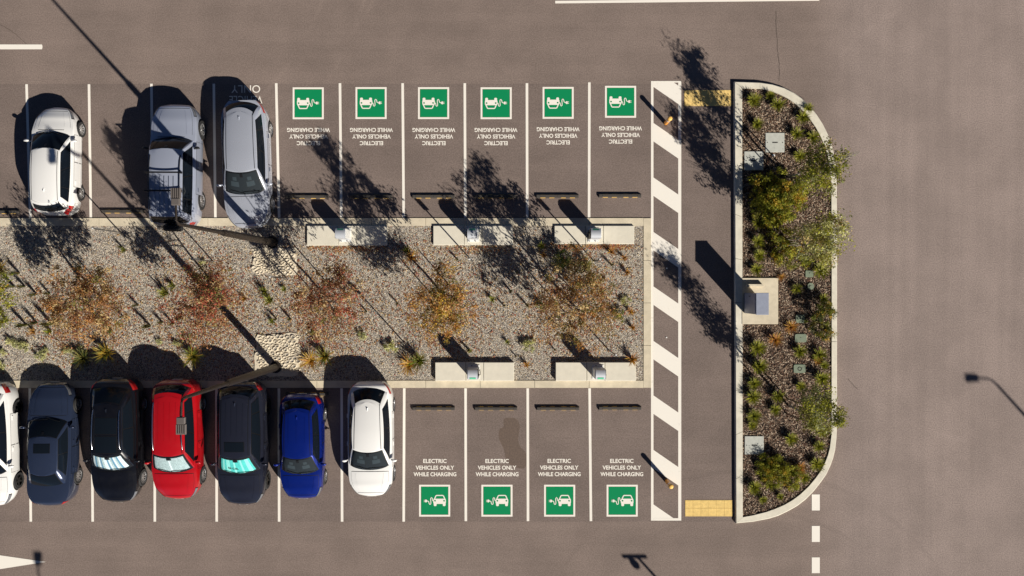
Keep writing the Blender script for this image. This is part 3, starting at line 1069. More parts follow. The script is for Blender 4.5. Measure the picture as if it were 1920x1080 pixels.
def round_lid(x0, y0, x1, y1, r, label, ring=False):
    root = empty('valve_lid', P((x0 + x1) / 2, (y0 + y1) / 2, 0.08))
    w, h_ = (x1 - x0) / S, (y1 - y0) / S
    pts = rr(-w / 2, -h_ / 2, w / 2, h_ / 2, r)
    B().prism(pts, 0.0, 0.065).build('cover', M_GLID, root)
    if ring:
        b_ = B()
        c = circ(0, 0, 0.085, 18); c2 = circ(0, 0, 0.055, 18)
        for i in range(18):
            j = (i + 1) % 18
            b_.add([(*c[i], 0.069), (*c[j], 0.069), (*c2[j], 0.069), (*c2[i], 0.069)], [(0, 1, 2, 3)])
        b_.build('ring', M_DARK, root)
    else:
        B().box((0, 0.03, 0.067), (0.03, 0.03, 0.006)).build('keyhole', M_DARK, root)
    tag(root, label, 'valve lid', 'green plastic valve lids')
round_lid(1508, 507, 1522.5, 520, 0.05, 'small green valve lid right of the cabinet slab, uppermost')
round_lid(1511.5, 530.5, 1524, 543.5, 0.13, 'small round green valve lid right of the cabinet slab')
round_lid(1490, 590, 1506.5, 605, 0.07, 'green valve lid beside the dark bush, near the slab corner')
round_lid(1488.3, 626, 1510, 641.5, 0.07, 'rounded rectangular green valve lid below the dark bush')
round_lid(1486, 683, 1508, 698.6, 0.06, 'green valve lid with a ring in its middle, lowest of all', True)
tag(B().tube([P(1448, 292.5, 0.09), P(1448, 292.5, 0.18), P(1448, 292.5, 0.2)], [0.05, 0.05, 0.03], 12).build('marker_peg', M_CHARGERW), 'small white peg between the two upper pit lids', 'peg')

# ---------------------------------------------------------------- stone aprons
def apron(x0, y0, x1, y1, label, mats, seed):
    r_ = random.Random(seed)
    b_ = B()
    per = []
    for (xa, ya), (xb, yb) in (((x0, y0), (x1, y0)), ((x1, y0), (x1, y1)), ((x1, y1), (x0, y1)), ((x0, y1), (x0, y0))):
        for q in range(7):
            per.append((xa + (xb - xa) * q / 7 + r_.uniform(-4.5, 3.5), ya + (yb - ya) * q / 7 + r_.uniform(-3.5, 3.5)))
    b_.prism(pxpoly(smooth_closed(per, 2))[::-1], 0.0, 0.05, 0)
    st_ = 9.0
    y = y0 + 6
    row = 0
    while y < y1 - 2:
        x = x0 + 5 + (row % 2) * 4.5
        while x < x1 - 3:
            cx_, cy_ = x + r_.uniform(-1.8, 1.8), y + r_.uniform(-1.8, 1.8)
            k = r_.choice((5, 6, 7))
            rr_ = r_.uniform(4.2, 5.4)
            a0 = r_.uniform(0, 6)
            c = P(cx_, cy_)
            pts = [(c.x + rr_ / S * r_.uniform(.75, 1.1) * math.cos(a0 + 2 * PI * i / k), c.y + rr_ / S * 0.85 * r_.uniform(.75, 1.1) * math.sin(a0 + 2 * PI * i / k)) for i in range(k)]
            h_ = r_.uniform(0.075, 0.10)
            mi = 1 if r_.random() < 0.7 else 2
            vs = []
            for sc_, zz in ((1.12, 0.045), (0.98, h_), (0.80, h_ + 0.004), (0.66, h_ - 0.03)):
                vs += [(c.x + (p[0] - c.x) * sc_, c.y + (p[1] - c.y) * sc_, zz) for p in pts]
            fs_ = [(q * k + i, q * k + (i + 1) % k, (q + 1) * k + (i + 1) % k, (q + 1) * k + i) for q in range(3) for i in range(k)]
            b_.add(vs, fs_, 0)
            b_.add([vs[3 * k + i] for i in range(k)], [tuple(range(k))], mi)
            x += st_
        y += st_ * 0.86
        row += 1
    tag(b_.build('stone_apron', mats), label, 'stone apron', 'mortared stone aprons in the gravel')
apron(474, 466, 556, 513, 'pale mortared stone apron under tree shade by the upper lamp post', [M_MORTAR, M_STONEP, M_MORTAR], 3)
apron(481, 626, 563, 703, 'mortared stone apron of grey stones by the lower lamp post', [M_MORTAR, M_STONE, M_STONEP], 5)
# ---------------------------------------------------------------- cars
def car_paint(name, col, metal=0.0, rough=0.28):
    m = bpy.data.materials.new('car_paint_' + name)
    m.use_nodes = True
    h = NT(m)
    b = m.node_tree.nodes['Principled BSDF']
    b.inputs['Metallic'].default_value = metal
    b.inputs['Coat Weight'].default_value = 1.0
    b.inputs['Coat Roughness'].default_value = 0.03
    tc = h.n('ShaderNodeTexCoord')
    n = h.n('ShaderNodeTexNoise', i_Scale=3.0, i_Detail=8.0, i_Roughness=0.7)
    h.l(tc.outputs['Object'], n.inputs['Vector'])
    r = h.smooth(n.outputs['Fac'], 0.35, 0.7, rough, rough + 0.05)
    h.l(r, b.inputs['Roughness'])
    d = h.smooth(n.outputs['Fac'], 0.45, 0.8, 0.0, 0.008)      # a little road dust
    mx = h.n('ShaderNodeMix', data_type='RGBA')
    mx.inputs[6].default_value = (*col, 1)
    mx.inputs[7].default_value = (0.4, 0.36, 0.3, 1)
    h.l(d, mx.inputs['Factor'])
    h.l(mx.outputs[2], b.inputs['Base Color'])
    return m


def interp(pts, x):
    """smooth piecewise interpolation"""
    if x <= pts[0][0]:
        return pts[0][1]
    for (x0, y0), (x1, y1) in zip(pts[:-1], pts[1:]):
        if x <= x1:
            t = (x - x0) / (x1 - x0)
            t = t * t * (3 - 2 * t) * 0.5 + t * 0.5
            return y0 + (y1 - y0) * t
    return pts[-1][1]


# see-through glass for windscreens with a shade behind them
m = bpy.data.materials.new('clear_glass')
m.use_nodes = True
h = NT(m)
g1 = h.n('ShaderNodeBsdfTransparent'); g1.inputs[0].default_value = (0.86, 0.92, 0.94, 1)
g2 = h.n('ShaderNodeBsdfGlossy'); g2.inputs['Roughness'].default_value = 0.03
lw = h.n('ShaderNodeFresnel', i_IOR=1.25)
ms = h.n('ShaderNodeMixShader')
h.l(lw.outputs[0], ms.inputs[0]); h.l(g1.outputs[0], ms.inputs[1]); h.l(g2.outputs[0], ms.inputs[2])
h.l(ms.outputs[0], m.node_tree.nodes['Material Output'].inputs[0])
M_CLEAR = m
M_SHADE = mat('sunshade_silver', (0.58, 0.66, 0.66), 0.35, metal=0.3, var=0.12, scale=9, bump=0.4, bscale=12)
M_SHADEB = mat('sunshade_blue', (0.16, 0.30, 0.42), 0.45)
M_SHADEW = mat('sunshade_white', (0.72, 0.76, 0.78), 0.4)
M_SHADET = mat('sunshade_teal', (0.10, 0.56, 0.52), 0.5, var=0.1, scale=6)
M_SHADET2 = mat('sunshade_pale_teal', (0.32, 0.74, 0.68), 0.5)
M_CABIN = mat('cabin_dark', (0.010, 0.013, 0.018), 0.8)
M_SEAT = mat('cabin_seat', (0.035, 0.045, 0.055), 0.8)


def make_car(s):
    L, W, H = s['L'], s['W'], s['H']
    cowl, wst, re_, rgb = s['cowl'], s['wst'], s['re'], s['rgb']
    zc = s.get('zc', 0.95)                    # cowl height
    zn = s.get('zn', 0.72)                    # nose height
    zd = s.get('zd', 1.0)                     # tail deck height
    wr = s.get('wr', 0.56)                    # roof half width (front)
    wrr = s.get('wrr', wr * 0.95)             # roof half width (rear)
    fr, rr_ = s.get('fr', 0.95), s.get('rr', 0.70)
    nf = s.get('nf', 0.36)                    # nose half width share
    nr = s.get('nr', 0.50)
    paint = car_paint(s['name'], s['col'], s.get('metal', 0.0), s.get('rough', 0.28))
    root = empty('parked_car')
    Y = lambda d: L / 2 - d                   # distance from the nose -> local y

    def hw(d):
        f = 1.0
        if d < fr:
            f = nf + (1 - nf) * (1 - (1 - max(d, 0) / fr) ** 2.3) ** 0.62
        if L - d < rr_:
            f = min(f, nr + (1 - nr) * (1 - (1 - max(L - d, 0) / rr_) ** 2.3) ** 0.62)
        mid = 1 - 0.025 * abs((d / L - 0.5) * 2) ** 2
        return W / 2 * f * mid
    ztp = [(0, zn - 0.13), (0.10, zn), (cowl * 0.5, (zn + zc) / 2 + 0.035), (cowl, zc), (L * 0.55, zc + 0.02), (rgb, zd), (L - 0.12, zd - 0.02), (L, zd - s.get('tail_drop', 0.18))]
    zt = lambda d: interp(ztp, d)
    # cross-section: v = 0 centre top ... 12 bottom centre
    US = [0, .25, .5, .7, .84, .93, .985]
    def Bf(d, v, side=1):
        w, z0 = hw(d), zt(d)
        drop = 0.10 if d < cowl else 0.07
        pts = []
        for u in US:
            pts.append((u * w * 0.955, z0 - drop * (abs(u) ** 2.6)))
        zs = z0 - drop
        lo = 0.20 + (0.10 if d < 0.15 or L - d < 0.12 else 0.0)
        pts += [(w * 0.972, zs - 0.05), (w * 0.99, lo + (zs - lo) * 0.72), (w * 1.0, lo + (zs - lo) * 0.5), (w * 0.985, lo + (zs - lo) * 0.2), (w * 0.93, lo), (0, lo)]
        i = min(int(v), len(pts) - 2)
        t = v - i
        return Vector((side * (pts[i][0] * (1 - t) + pts[i + 1][0] * t), Y(d), pts[i][1] * (1 - t) + pts[i + 1][1] * t))
    ds = [0, 0.006, 0.02, 0.045, 0.08, 0.12, 0.18, 0.25, 0.33, 0.42, 0.52, 0.64, 0.8, 1.0] + list(np.linspace(1.2, L - 0.9, 14)) + [L - 0.7, L - 0.55, L - 0.42, L - 0.32, L - 0.24, L - 0.17, L - 0.11, L - 0.06, L - 0.025, L - 0.006, L]
    NV = 13
    vs, fs = [], []
    for d in ds:
        ring = [Bf(d, v) for v in range(NV)] + [Bf(d, v, -1) for v in range(NV - 2, 0, -1)]
        vs += ring
    K = 2 * NV - 2
    for i in range(len(ds) - 1):
        for k in range(K):
            fs.append((i * K + k, i * K + (k + 1) % K, (i + 1) * K + (k + 1) % K, (i + 1) * K + k))
    fs.append(tuple(reversed(range(K))))
    fs.append(tuple((len(ds) - 1) * K + k for k in range(K)))
    body = mesh_obj('body', vs, fs, [paint, M_TRIM], root)
    bm = bmesh.new(); bm.from_mesh(body.data); bmesh.ops.recalc_face_normals(bm, faces=bm.faces); bm.to_mesh(body.data); bm.free()
    # wheel arches cut out of the body
    wr_ = s.get('wheel_r', 0.33)
    ax1, ax2 = s.get('ax1', 0.19 * L), s.get('ax2', 0.785 * L)
    cb = B()
    for d in (ax1, ax2):
        for sd in (-1, 1):
            x0, x1 = W / 2 - 0.30, W / 2 + 0.2
            cb.tube([(sd * x0, Y(d), wr_ * 0.98), (sd * x1, Y(d), wr_ * 0.98)], wr_ + 0.055, 28, mi=1)
    cut = cb.build('cutter', [paint, M_TRIM])
    bm = bmesh.new(); bm.from_mesh(cut.data); bmesh.ops.recalc_face_normals(bm, faces=bm.faces); bm.to_mesh(cut.data); bm.free()
    md = body.modifiers.new('arch', 'BOOLEAN')
    md.operation = 'DIFFERENCE'; md.solver = 'EXACT'; md.object = cut; md.material_mode = 'TRANSFER'
    dg = bpy.context.evaluated_depsgraph_get()
    me = bpy.data.meshes.new_from_object(body.evaluated_get(dg))
    body.modifiers.clear()
    body.data = me
    bpy.data.objects.remove(cut)
    me.polygons.foreach_set('use_smooth', [True] * len(me.polygons))
    me.set_sharp_from_angle(angle=math.radians(38))

    # --- greenhouse: two matching rings, belt and roof
    NF, NS_, NR = 6, 14, 6
    def half(yf, yr, hf, hm, hr, bf, br):
        o = []
        for i in range(NF):
            t = i / NF
            o.append((hf * t, yf - bf * t ** 2.2))
        for i in range(NS_ + 1):
            t = i / NS_
            w = hf * (1 - t) + hr * t + (hm - (hf + hr) / 2) * 4 * t * (1 - t)
            o.append((w, (yf - bf) * (1 - t) + (yr + br) * t))
        for i in range(1, NR + 1):
            t = 1 - i / NR
            o.append((hr * t, yr + br * t ** 2.2))
        return o
    wb = W / 2 * 0.905
    bf_, br_ = s.get('bow_f', 0.24), s.get('bow_r', 0.14)
    belt = half(Y(cowl - 0.06), Y(rgb), wb * 0.97, wb, wb * s.get('belt_r', 0.88), bf_, br_)
    roof = half(Y(wst), Y(re_), wr, wr * 1.02, wrr, bf_ * 0.45, br_ * 0.9)
    ztop = lambda y: H - 0.025 - s.get('roof_f', 0.07) * max(0, (y - Y(wst + 0.9)) / 0.9) ** 2 - s.get('roof_r', 0.07) * max(0, (Y(re_ - 1.2) - y) / 1.2) ** 2
    crown = 0.055
    NN = len(belt)
    def ring_pt(rg, t, side):
        t = max(0, min(NN - 1.0001, t))
        i = int(t); f = t - i
        return Vector((side * (rg[i][0] * (1 - f) + rg[i + 1][0] * f), rg[i][1] * (1 - f) + rg[i + 1][1] * f, 0))
    def Wf(t, sv, side=1):
        a = ring_pt(belt, t, side); c = ring_pt(roof, t, side)
        d = L / 2 - a.y
        a.z = zt(d) - 0.075
        rw = max(abs(c.x) / wr, 0)
        c.z = ztop(c.y) - crown * min(1, rw) ** 2
        p = a.lerp(c, sv)
        bul = 0.045 * 4 * sv * (1 - sv)
        nrm = Vector((p.x * 0.6, p.y - (Y(cowl) + Y(rgb)) / 2 if (t < NF or t > NF + NS_) else 0, 0.3))
        if t < NF:
            nrm = Vector((0, 0.6, 0.8))
        elif t > NF + NS_:
            nrm = Vector((0, -0.8, 0.6))
        else:
            nrm = Vector((side * 0.95, 0, 0.3))
        if nrm.length > 0:
            p += nrm.normalized() * bul * (0.8 if t < NF or t > NF + NS_ else 0.6)
        return p
    # painted cabin shell (pillars show between the panes)
    SV = [0, .1, .3, .5, .7, .85, .95, 1]
    b_ = B()
    vs = []
    for sv in SV:
        vs += [Wf(t, sv, 1) for t in range(NN)] + [Wf(t, sv, -1) for t in range(NN - 2, 0, -1)]
    KK = 2 * NN - 2
    fs = []
    for i in range(len(SV) - 1):
        for k in range(KK):
            fs.append((i * KK + k, (i + 1) * KK + k, (i + 1) * KK + (k + 1) % KK, i * KK + (k + 1) % KK))
    mesh_obj('cabin_frame', vs, fs, paint, root, smooth=38)
    # roof
    def Rf(x, y):
        return Vector((x, y, ztop(y) - crown * min(1.2, abs(x) / wr) ** 2))
    M_ = 9
    vs, fs = [], []
    for i in range(NN):
        x, y = roof[i]
        x += 0.0
        for k in range(M_):
            u = -1 + 2 * k / (M_ - 1)
            q = Rf(x * u, y); q.z += 0.012 * (1 if abs(u) < 1 and 0 < i < NN - 1 else 0)
            vs.append(q)
    for i in range(NN - 1):
        for k in range(M_ - 1):
            fs.append((i * M_ + k, i * M_ + k + 1, (i + 1) * M_ + k + 1, (i + 1) * M_ + k))
    rmat = paint
    rf = mesh_obj('roof', vs, fs, rmat, root, smooth=50)
    me = rf.data
    bm = bmesh.new(); bm.from_mesh(me); bmesh.ops.remove_doubles(bm, verts=bm.verts, dist=0.0005); bmesh.ops.recalc_face_normals(bm, faces=bm.faces)
    if sum(f.normal.z for f in bm.faces) < 0:
        bmesh.ops.reverse_faces(bm, faces=bm.faces)
    bm.to_mesh(me); bm.free()

    def patch(name, fn, a0, a1, b0, b1, off, m, parent=root, na=8, nb=4, solid=True, build=True, bb=None, mi=0):
        """patch of a surface fn(a,b), lifted outwards by off"""
        vs = []
        c0_ = Vector((0, 0, 0.5))
        e = 0.02
        for i in range(na + 1):
            for j in range(nb + 1):
                a, c = a0 + (a1 - a0) * i / na, b0 + (b1 - b0) * j / nb
                p = fn(a, c)
                da, db = fn(a + e, c) - fn(a - e, c), fn(a, c + e) - fn(a, c - e)
                nn_ = da.cross(db)
                if nn_.length < 1e-9:
                    nn_ = Vector((0, 0, 1))
                nn_.normalize()
                ref = Vector((p.x, (p.y) * 0.25, max(p.z - 0.45, 0.05)))
                if nn_.dot(ref) < 0:
                    nn_ = -nn_
                vs.append(p + nn_ * off)
        i_, j_ = na // 2, nb // 2
        q0 = vs[i_ * (nb + 1) + j_]
        fn_ = (vs[(i_ + 1) * (nb + 1) + j_] - q0).cross(vs[(i_ + 1) * (nb + 1) + j_ + (1 if j_ < nb else -1)] - q0) * (1 if j_ < nb else -1) if i_ < na else Vector((0, 0, 1))
        ref = Vector((q0.x, q0.y * 0.25, max(q0.z - 0.45, 0.05)))
        flip = fn_.dot(ref) < 0
        fs = [(i * (nb + 1) + j, (i + 1) * (nb + 1) + j, (i + 1) * (nb + 1) + j + 1, i * (nb + 1) + j + 1) for i in range(na) for j in range(nb)]
        if flip:
            fs = [f[::-1] for f in fs]
        if bb is not None:
            bb.add(vs, fs, mi)
            return
        return mesh_obj(name, vs, fs, m, parent, smooth=40)

    # panes.  t: 0..NF windscreen half, NF..NF+NS side, then rear half
    Wfull = lambda t, sv: Wf(abs(t), sv, 1 if t >= 0 else -1)
    def pane(name, t0, t1, s0, s1, off, m, na=10, nb=5, parent=root):
        return patch(name, Wfull, t0, t1, s0, s1, off, m, parent, na, nb)
    pane('windscreen_seal', -NF * .97, NF * .97, 0.05, 0.985, 0.004, M_TRIM, 16)
    shade = s.get('shade')
    if shade or s.get('see'):
        # dark cabin, dashboard and seats read through the glass
        pane('dashboard', -NF * .9, NF * .9, 0.10, 0.93, 0.006, M_CABIN, 14)
        if not shade:
            for tx in (-2.6, 2.6):
                for q0, q1, w_ in ((0.42, 0.62, 1.3), (0.66, 0.80, 0.7)):
                    pane('seat', tx - w_, tx + w_, q0, q1, 0.008, M_SEAT, 5, 3)
        ws = pane('windscreen', -NF * .925, NF * .925, 0.08, 0.955, 0.014, M_CLEAR, 16)
    else:
        ws = pane('windscreen', -NF * .925, NF * .925, 0.08, 0.955, 0.010, M_GLASS0, 16)
    if shade:
        nst = 17
        b_ = B()
        for k in range(nst):
            t0, t1 = -NF * .86 + NF * 1.72 * k / nst, -NF * .86 + NF * 1.72 * (k + 1) / nst
            mi = s['shade_pat'](k)
            off = 0.008 + 0.003 * (k % 2)
            top = 0.90 - (0.10 if k in (7, 8, 9) else 0.0)
            patch('', Wfull, t0, t1, 0.17, top, off, None, None, 1, 4, bb=b_, mi=mi)
        sh = b_.build('sun_shade', shade, ws)
        if s.get('shade_text'):
            tv, tf = text_mesh(s['shade_text'], 0.10, 0.62, 0.03)
            q = []
            for v in tv:
                # reads from outside in front of the car
                t = v[0] / 1.15 * NF * (1.0) - 1.2
                sv = 0.44 + v[1] / 0.9
                p = Wfull(-t, sv)
                q.append(p + Vector((0, 0.008, 0.013)))
            mesh_obj('sun_shade_lettering', q, tf, M_CABIN, sh)
    pane('mirror_mount', -0.5, 0.5, 0.80, 0.93, 0.018, M_TRIM, 4, 3, parent=ws)
    # rear window
    r0 = NF + NS_
    for sd in (1, -1):
        pass
    RR = lambda t, sv: Wf(NN - 1 - abs(t), sv, 1 if t >= 0 else -1)
    patch('rear_seal', RR, -NR * .90, NR * .90, 0.10, 0.97, 0.004, M_TRIM, root, 14, 4)
    patch('rear_window', RR, -NR * .85, NR * .85, 0.16, 0.93, 0.010, M_GLASS0, root, 14, 4)
    # side windows: seal + two or three panes
    t0, t1 = NF + s.get('sw0', 0.7), NF + NS_ - s.get('sw1', 1.0)
    nwin = s.get('nwin', 3)
    for sd in (1, -1):
        fn = lambda t, sv, sd=sd: Wf(t, sv, sd)
        patch('window_seal', fn, t0, t1, 0.13, 0.93, 0.005, M_TRIM, root, 16, 4)
        cuts = {2: [0, .52, 1], 3: [0, .42, .78, 1]}[nwin]
        for a, c in zip(cuts[:-1], cuts[1:]):
            ta, tb = t0 + (t1 - t0) * a + .12, t0 + (t1 - t0) * c - .12
            patch('side_window', fn, ta, tb, 0.17, 0.89, 0.011, M_GLASS0, root, 8, 4)
    # roof details
    if s.get('gutter', True):
        for sd in (1, -1):
            fn = lambda a, c, sd=sd: Rf(sd * a * (wr * (1 - c) + wrr * c), Y(wst + 0.12) * (1 - c) + Y(re_ - 0.1) * c)
            patch('roof_seam', fn, 0.875, 0.905, 0, 1, 0.016, M_TRIM, rf, 1, 12)
    for sr in s.get('sunroof', []):
        fn = lambda a, c, sr=sr: Rf(a * wr, Y(wst + sr[0]) * (1 - c) + Y(wst + sr[1]) * c)
        patch('sunroof_seal', fn, -sr[2] - 0.04, sr[2] + 0.04, -0.04, 1.04, 0.016, M_TRIM, root, 4, 4)
        patch('sunroof', fn, -sr[2], sr[2], 0, 1, 0.021, M_GLASS0, root, 4, 4)
    for k in range(s.get('ribs', 0)):
        u = (-0.55 + 1.1 * k / (s['ribs'] - 1))
        fn = lambda a, c, u=u: Rf(u * wr + a * 0.012, Y(wst + s.get('rib0', 0.6)) * (1 - c) + Y(re_ - 0.25) * c)
        patch('roof_rib', fn, -1, 1, 0, 1, 0.020, s.get('ribmat', paint), rf, 1, 8)
    if s.get('rails'):
        mt = {'chrome': M_CHROME, 'black': M_TRIM}[s['rails']]
        for sd in (1, -1):
            pts = []
            for k in range(9):
                t = k / 8
                y = Y(wst + 0.25) * (1 - t) + Y(re_ - 0.25) * t
                x = sd * 0.93 * (wr * (1 - t) + wrr * t)
                q = Rf(x, y); q.z += 0.012 + 0.05 * min(1, 6 * t, 6 * (1 - t))
                pts.append(q)
            B().tube(pts, 0.02, 8).build('roof_rail', mt, root, smooth=50)
    for rb in s.get('bars', []):
        y = Y(wst + rb)
        bb = B()
        z = ztop(y) + 0.12
        bb.box((0, y, z), (wr * 2 + 0.22, 0.06, 0.035), bev=0.01)
        for sd in (-1, 1):
            bb.box((sd * (wr + 0.02), y, z - 0.08), (0.06, 0.07, 0.16), bev=0.01)
        bb.build('roof_bar', M_TRIM, root)
    if s.get('fin', True):
        q = Rf(0.0, Y(re_ - s.get('fin_d', 0.28)))
        bb = B()
        bb.add([q + Vector(v) for v in ((-.022, .09, .01), (.022, .09, .01), (.03, -.08, .01), (-.03, -.08, .01), (0, -.06, .065), (0, 0.0, .045))], [(0, 1, 5), (1, 2, 4, 5), (2, 3, 4), (3, 0, 5, 4)])
        bb.build('antenna', paint, root)
    if s.get('spoiler'):
        fn = lambda a, c: Wf(NN - 1 - abs(a), 1.0, 1 if a >= 0 else -1) + Vector((0, -s['spoiler'] * c, 0.012 - 0.03 * c))
        patch('spoiler', fn, -NR * .9, NR * .9, 0, 1, 0.0, paint, root, 10, 2)
    # bonnet shut lines and a raised bonnet skin
    d0, d1 = 0.17, cowl - 0.03
    Bfull = lambda a, c: Bf(c, abs(a), 1 if a >= 0 else -1)
    patch('bonnet_gap', Bfull, -4.3, 4.3, d0 - 0.008, d1, 0.0025, M_TRIM, root, 12, 10)
    bon = patch('bonnet', Bfull, -4.2, 4.2, d0 + 0.012, d1 - 0.02, 0.007, paint, root, 12, 14)
    for u_, sd in ((2.75, 1), (2.75, -1)):
        fn = lambda a, c, sd=sd: Bf(c, u_ - 0.35 * (1 - (c - d0) / (d1 - d0)) + a, sd)
        patch('bonnet_crease', fn, -0.05, 0.05, d0 + 0.10, d1 - 0.10, 0.017, paint, bon, 2, 10)
    # cowl / wipers
    patch('cowl_panel', Wfull, -NF * .88, NF * .88, 0.055, 0.115, 0.012, M_TRIM, root, 12, 1)
    for t_a, t_b in ((-NF * .75, NF * .05), (-NF * .05, NF * .7)):
        bb = B()
        pts = [Wfull(t_a + (t_b - t_a) * k / 6, 0.13 + 0.10 * math.sin(k / 6 * 2.2)) + Vector((0, 0.01, 0.028)) for k in range(7)]
        bb.tube(pts, 0.011, 6)
        bb.build('wiper', M_TRIM, root)
    # doors: skin panels over dark gaps
    dcuts = s.get('doors', [(cowl + 0.12, cowl + 1.18), (cowl + 1.20, ax2 - 0.18)])
    for sd in (1, -1):
        fn = lambda a, c, sd=sd: Bf(c, a, sd)
        for (a, c) in dcuts:
            patch('door_gap', fn, 7.1, 10.6, a - 0.006, c + 0.006, 0.002, M_TRIM, root, 5, 6)
            dr = patch('door', fn, 7.15, 10.55, a + 0.008, c - 0.008, 0.006, paint, root, 5, 6)
            q = Bf(c - 0.17, 7.75, sd)
            bb = B(); bb.box((q.x + sd * 0.022, q.y, q.z), (0.035, 0.17, 0.03), bev=0.008)
            bb.build('door_handle', s.get('handle', paint), dr)
        # rocker trim
        patch('sill', fn, 10.5, 11.0, ax1 + wr_ + 0.1, ax2 - wr_ - 0.1, 0.006, M_TRIM, root, 1, 6)
        if s.get('chrome_belt'):
            patch('belt_strip', fn, 6.6, 6.95, cowl + 0.1, rgb - 0.3, 0.012, M_CHROME, root, 1, 12)
        # lamps
        hl = s.get('hl', (0.10, 0.46, 5.5, 7.3))
        patch('headlight_surround', fn, hl[2] - .15, hl[3] + .1, hl[0] - .02, hl[1] + .03, 0.008, M_TRIM, root, 5, 6)
        patch('headlight', fn, hl[2], hl[3], hl[0], hl[1], 0.013, M_LAMPG, root, 5, 6)
        tl = s.get('tl', (0.03, 0.30, 5.2, 8.2))
        patch('taillight', fn, tl[2], tl[3], L - tl[1], L - tl[0], 0.010, M_TAIL, root, 5, 5)
        # mirror
        q = Wf(NF + 1.0, 0.12, sd)
        bb = B()
        c_ = Vector((sd * (W / 2 + 0.075), Y(cowl + 0.42), q.z + 0.06))
        for k in range(1):
            seg, rg = 10, 6
            vs = []
            for i in range(rg + 1):
                ph = -PI / 2 + PI * i / rg
                for j in range(seg):
                    th = 2 * PI * j / seg
                    yy = math.sin(th) * math.cos(ph)
                    vs.append(c_ + Vector((math.cos(th) * math.cos(ph) * 0.115, (yy if yy > 0 else yy * 0.25) * 0.085, math.sin(ph) * 0.075)))
            fs = [(i * seg + j, i * seg + (j + 1) % seg, (i + 1) * seg + (j + 1) % seg, (i + 1) * seg + j) for i in range(rg) for j in range(seg)]
            bb.add(vs, fs)
        bb.tube([(sd * (W / 2 - 0.06), c_.y, c_.z - 0.05), (c_.x, c_.y, c_.z - 0.03)], 0.025, 8)
        bb.build('wing_mirror', s.get('mirror', paint), root, smooth=60)
    # bumpers and plates
    gr = lambda a, c: Vector((a, L / 2 + 0.004 - 0.02 * 0, c))
    bb = B()
    bb.box((0, L / 2 - 0.005, 0.47), (hw(0) * 1.5, 0.03, 0.16), bev=0.01)
    bb.build('grille', M_TRIM, root)
    bb = B(); bb.box((0, L / 2 + 0.018, 0.44), (0.372, 0.012, 0.134)); bb.build('number_plate', M_PLATE, root)
    bb = B(); bb.box((0, -L / 2 - 0.010, 0.62), (0.372, 0.012, 0.134)); bb.build('number_plate', M_PLATE, root)
    bb = B(); bb.box((0, -L / 2 + 0.02, 0.36), (hw(L) * 1.8, 0.05, 0.14), bev=0.02); bb.build('rear_bumper_trim', M_TRIM, root)
    # wheels
    rimm = s.get('rim', M_RIM)
    nsp = s.get('spokes', 10)
    def wheel(x, y, sd):
        w_ = 0.21
        r = wr_
        prof = [(0.0, r * 0.64), (0.012, r * .69), (0.0, r * 0.93), (0.02, r * 0.985), (0.05, r), (w_ - 0.05, r), (w_ - 0.02, r * 0.985), (w_, r * .93), (w_, r * 0.64)]
        seg = 28
        vs = [(x - sd * px_, y + math.cos(2 * PI * k / seg) * pr, r + math.sin(2 * PI * k / seg) * pr) for px_, pr in prof for k in range(seg)]
        fs = [(i * seg + k, i * seg + (k + 1) % seg, (i + 1) * seg + (k + 1) % seg, (i + 1) * seg + k) for i in range(len(prof) - 1) for k in range(seg)]
        wt = mesh_obj('wheel', vs, fs, M_TYRE, root, smooth=40)
        bb = B()
        bb.tube([(x - sd * 0.07, y, r), (x - sd * 0.075, y, r)], r * 0.66, 24, mi=1)
        # rim lip
        lip = [(0.004, r * 0.66), (0.0, r * 0.62), (0.03, r * 0.60)]
        vs = [(x - sd * a, y + math.cos(2 * PI * k / seg) * pr, r + math.sin(2 * PI * k / seg) * pr) for a, pr in lip for k in range(seg)]
        bb.add(vs, [(i * seg + k, i * seg + (k + 1) % seg, (i + 1) * seg + (k + 1) % seg, (i + 1) * seg + k) for i in range(2) for k in range(seg)], 0)
        for k in range(nsp):
            a = 2 * PI * k / nsp
            ca, sa = math.cos(a), math.sin(a)
            wd = 0.026 if nsp > 7 else 0.045
            vs = []
            for rr2, ww, xx in ((r * .12, wd * 0.8, 0.035), (r * .63, wd * 0.6, 0.012)):
                for sgn in (-1, 1):
                    for dx in (0, 0.03):
                        vs.append((x - sd * (xx + dx), y + ca * rr2 - sa * sgn * ww, r + sa * rr2 + ca * sgn * ww))
            bb.add(vs, [(0, 4, 6, 2), (1, 3, 7, 5), (0, 1, 5, 4), (2, 6, 7, 3)], 0)
        bb.tube([(x - sd * 0.028, y, r), (x - sd * 0.06, y, r)], r * 0.17, 12, mi=0)
        bb.build('rim', [rimm, M_TRIM], wt)
    for d in (ax1, ax2):
        for sd in (1, -1):
            wheel(sd * (W / 2 - 0.012), Y(d), sd)
    if s.get('spare'):
        bb = B()
        y0 = -L / 2 - 0.02
        bb.tube([(0, y0 - a, 0.95) for a in (0, .03, .18, .22)], [0.33, 0.36, 0.36, 0.30], 24)
        bb.build('spare_wheel', M_TYRE, root, smooth=50)
    return root


def place_car(s, px, py, facing, tilt=0.0):
    r = make_car(s)
    r.location = P(px, py)
    r.rotation_euler = (0, 0, (0 if facing == 'up' else PI) + math.radians(tilt))
    tag(r, s['label'], 'car', 'cars parked in the bays')
    return r


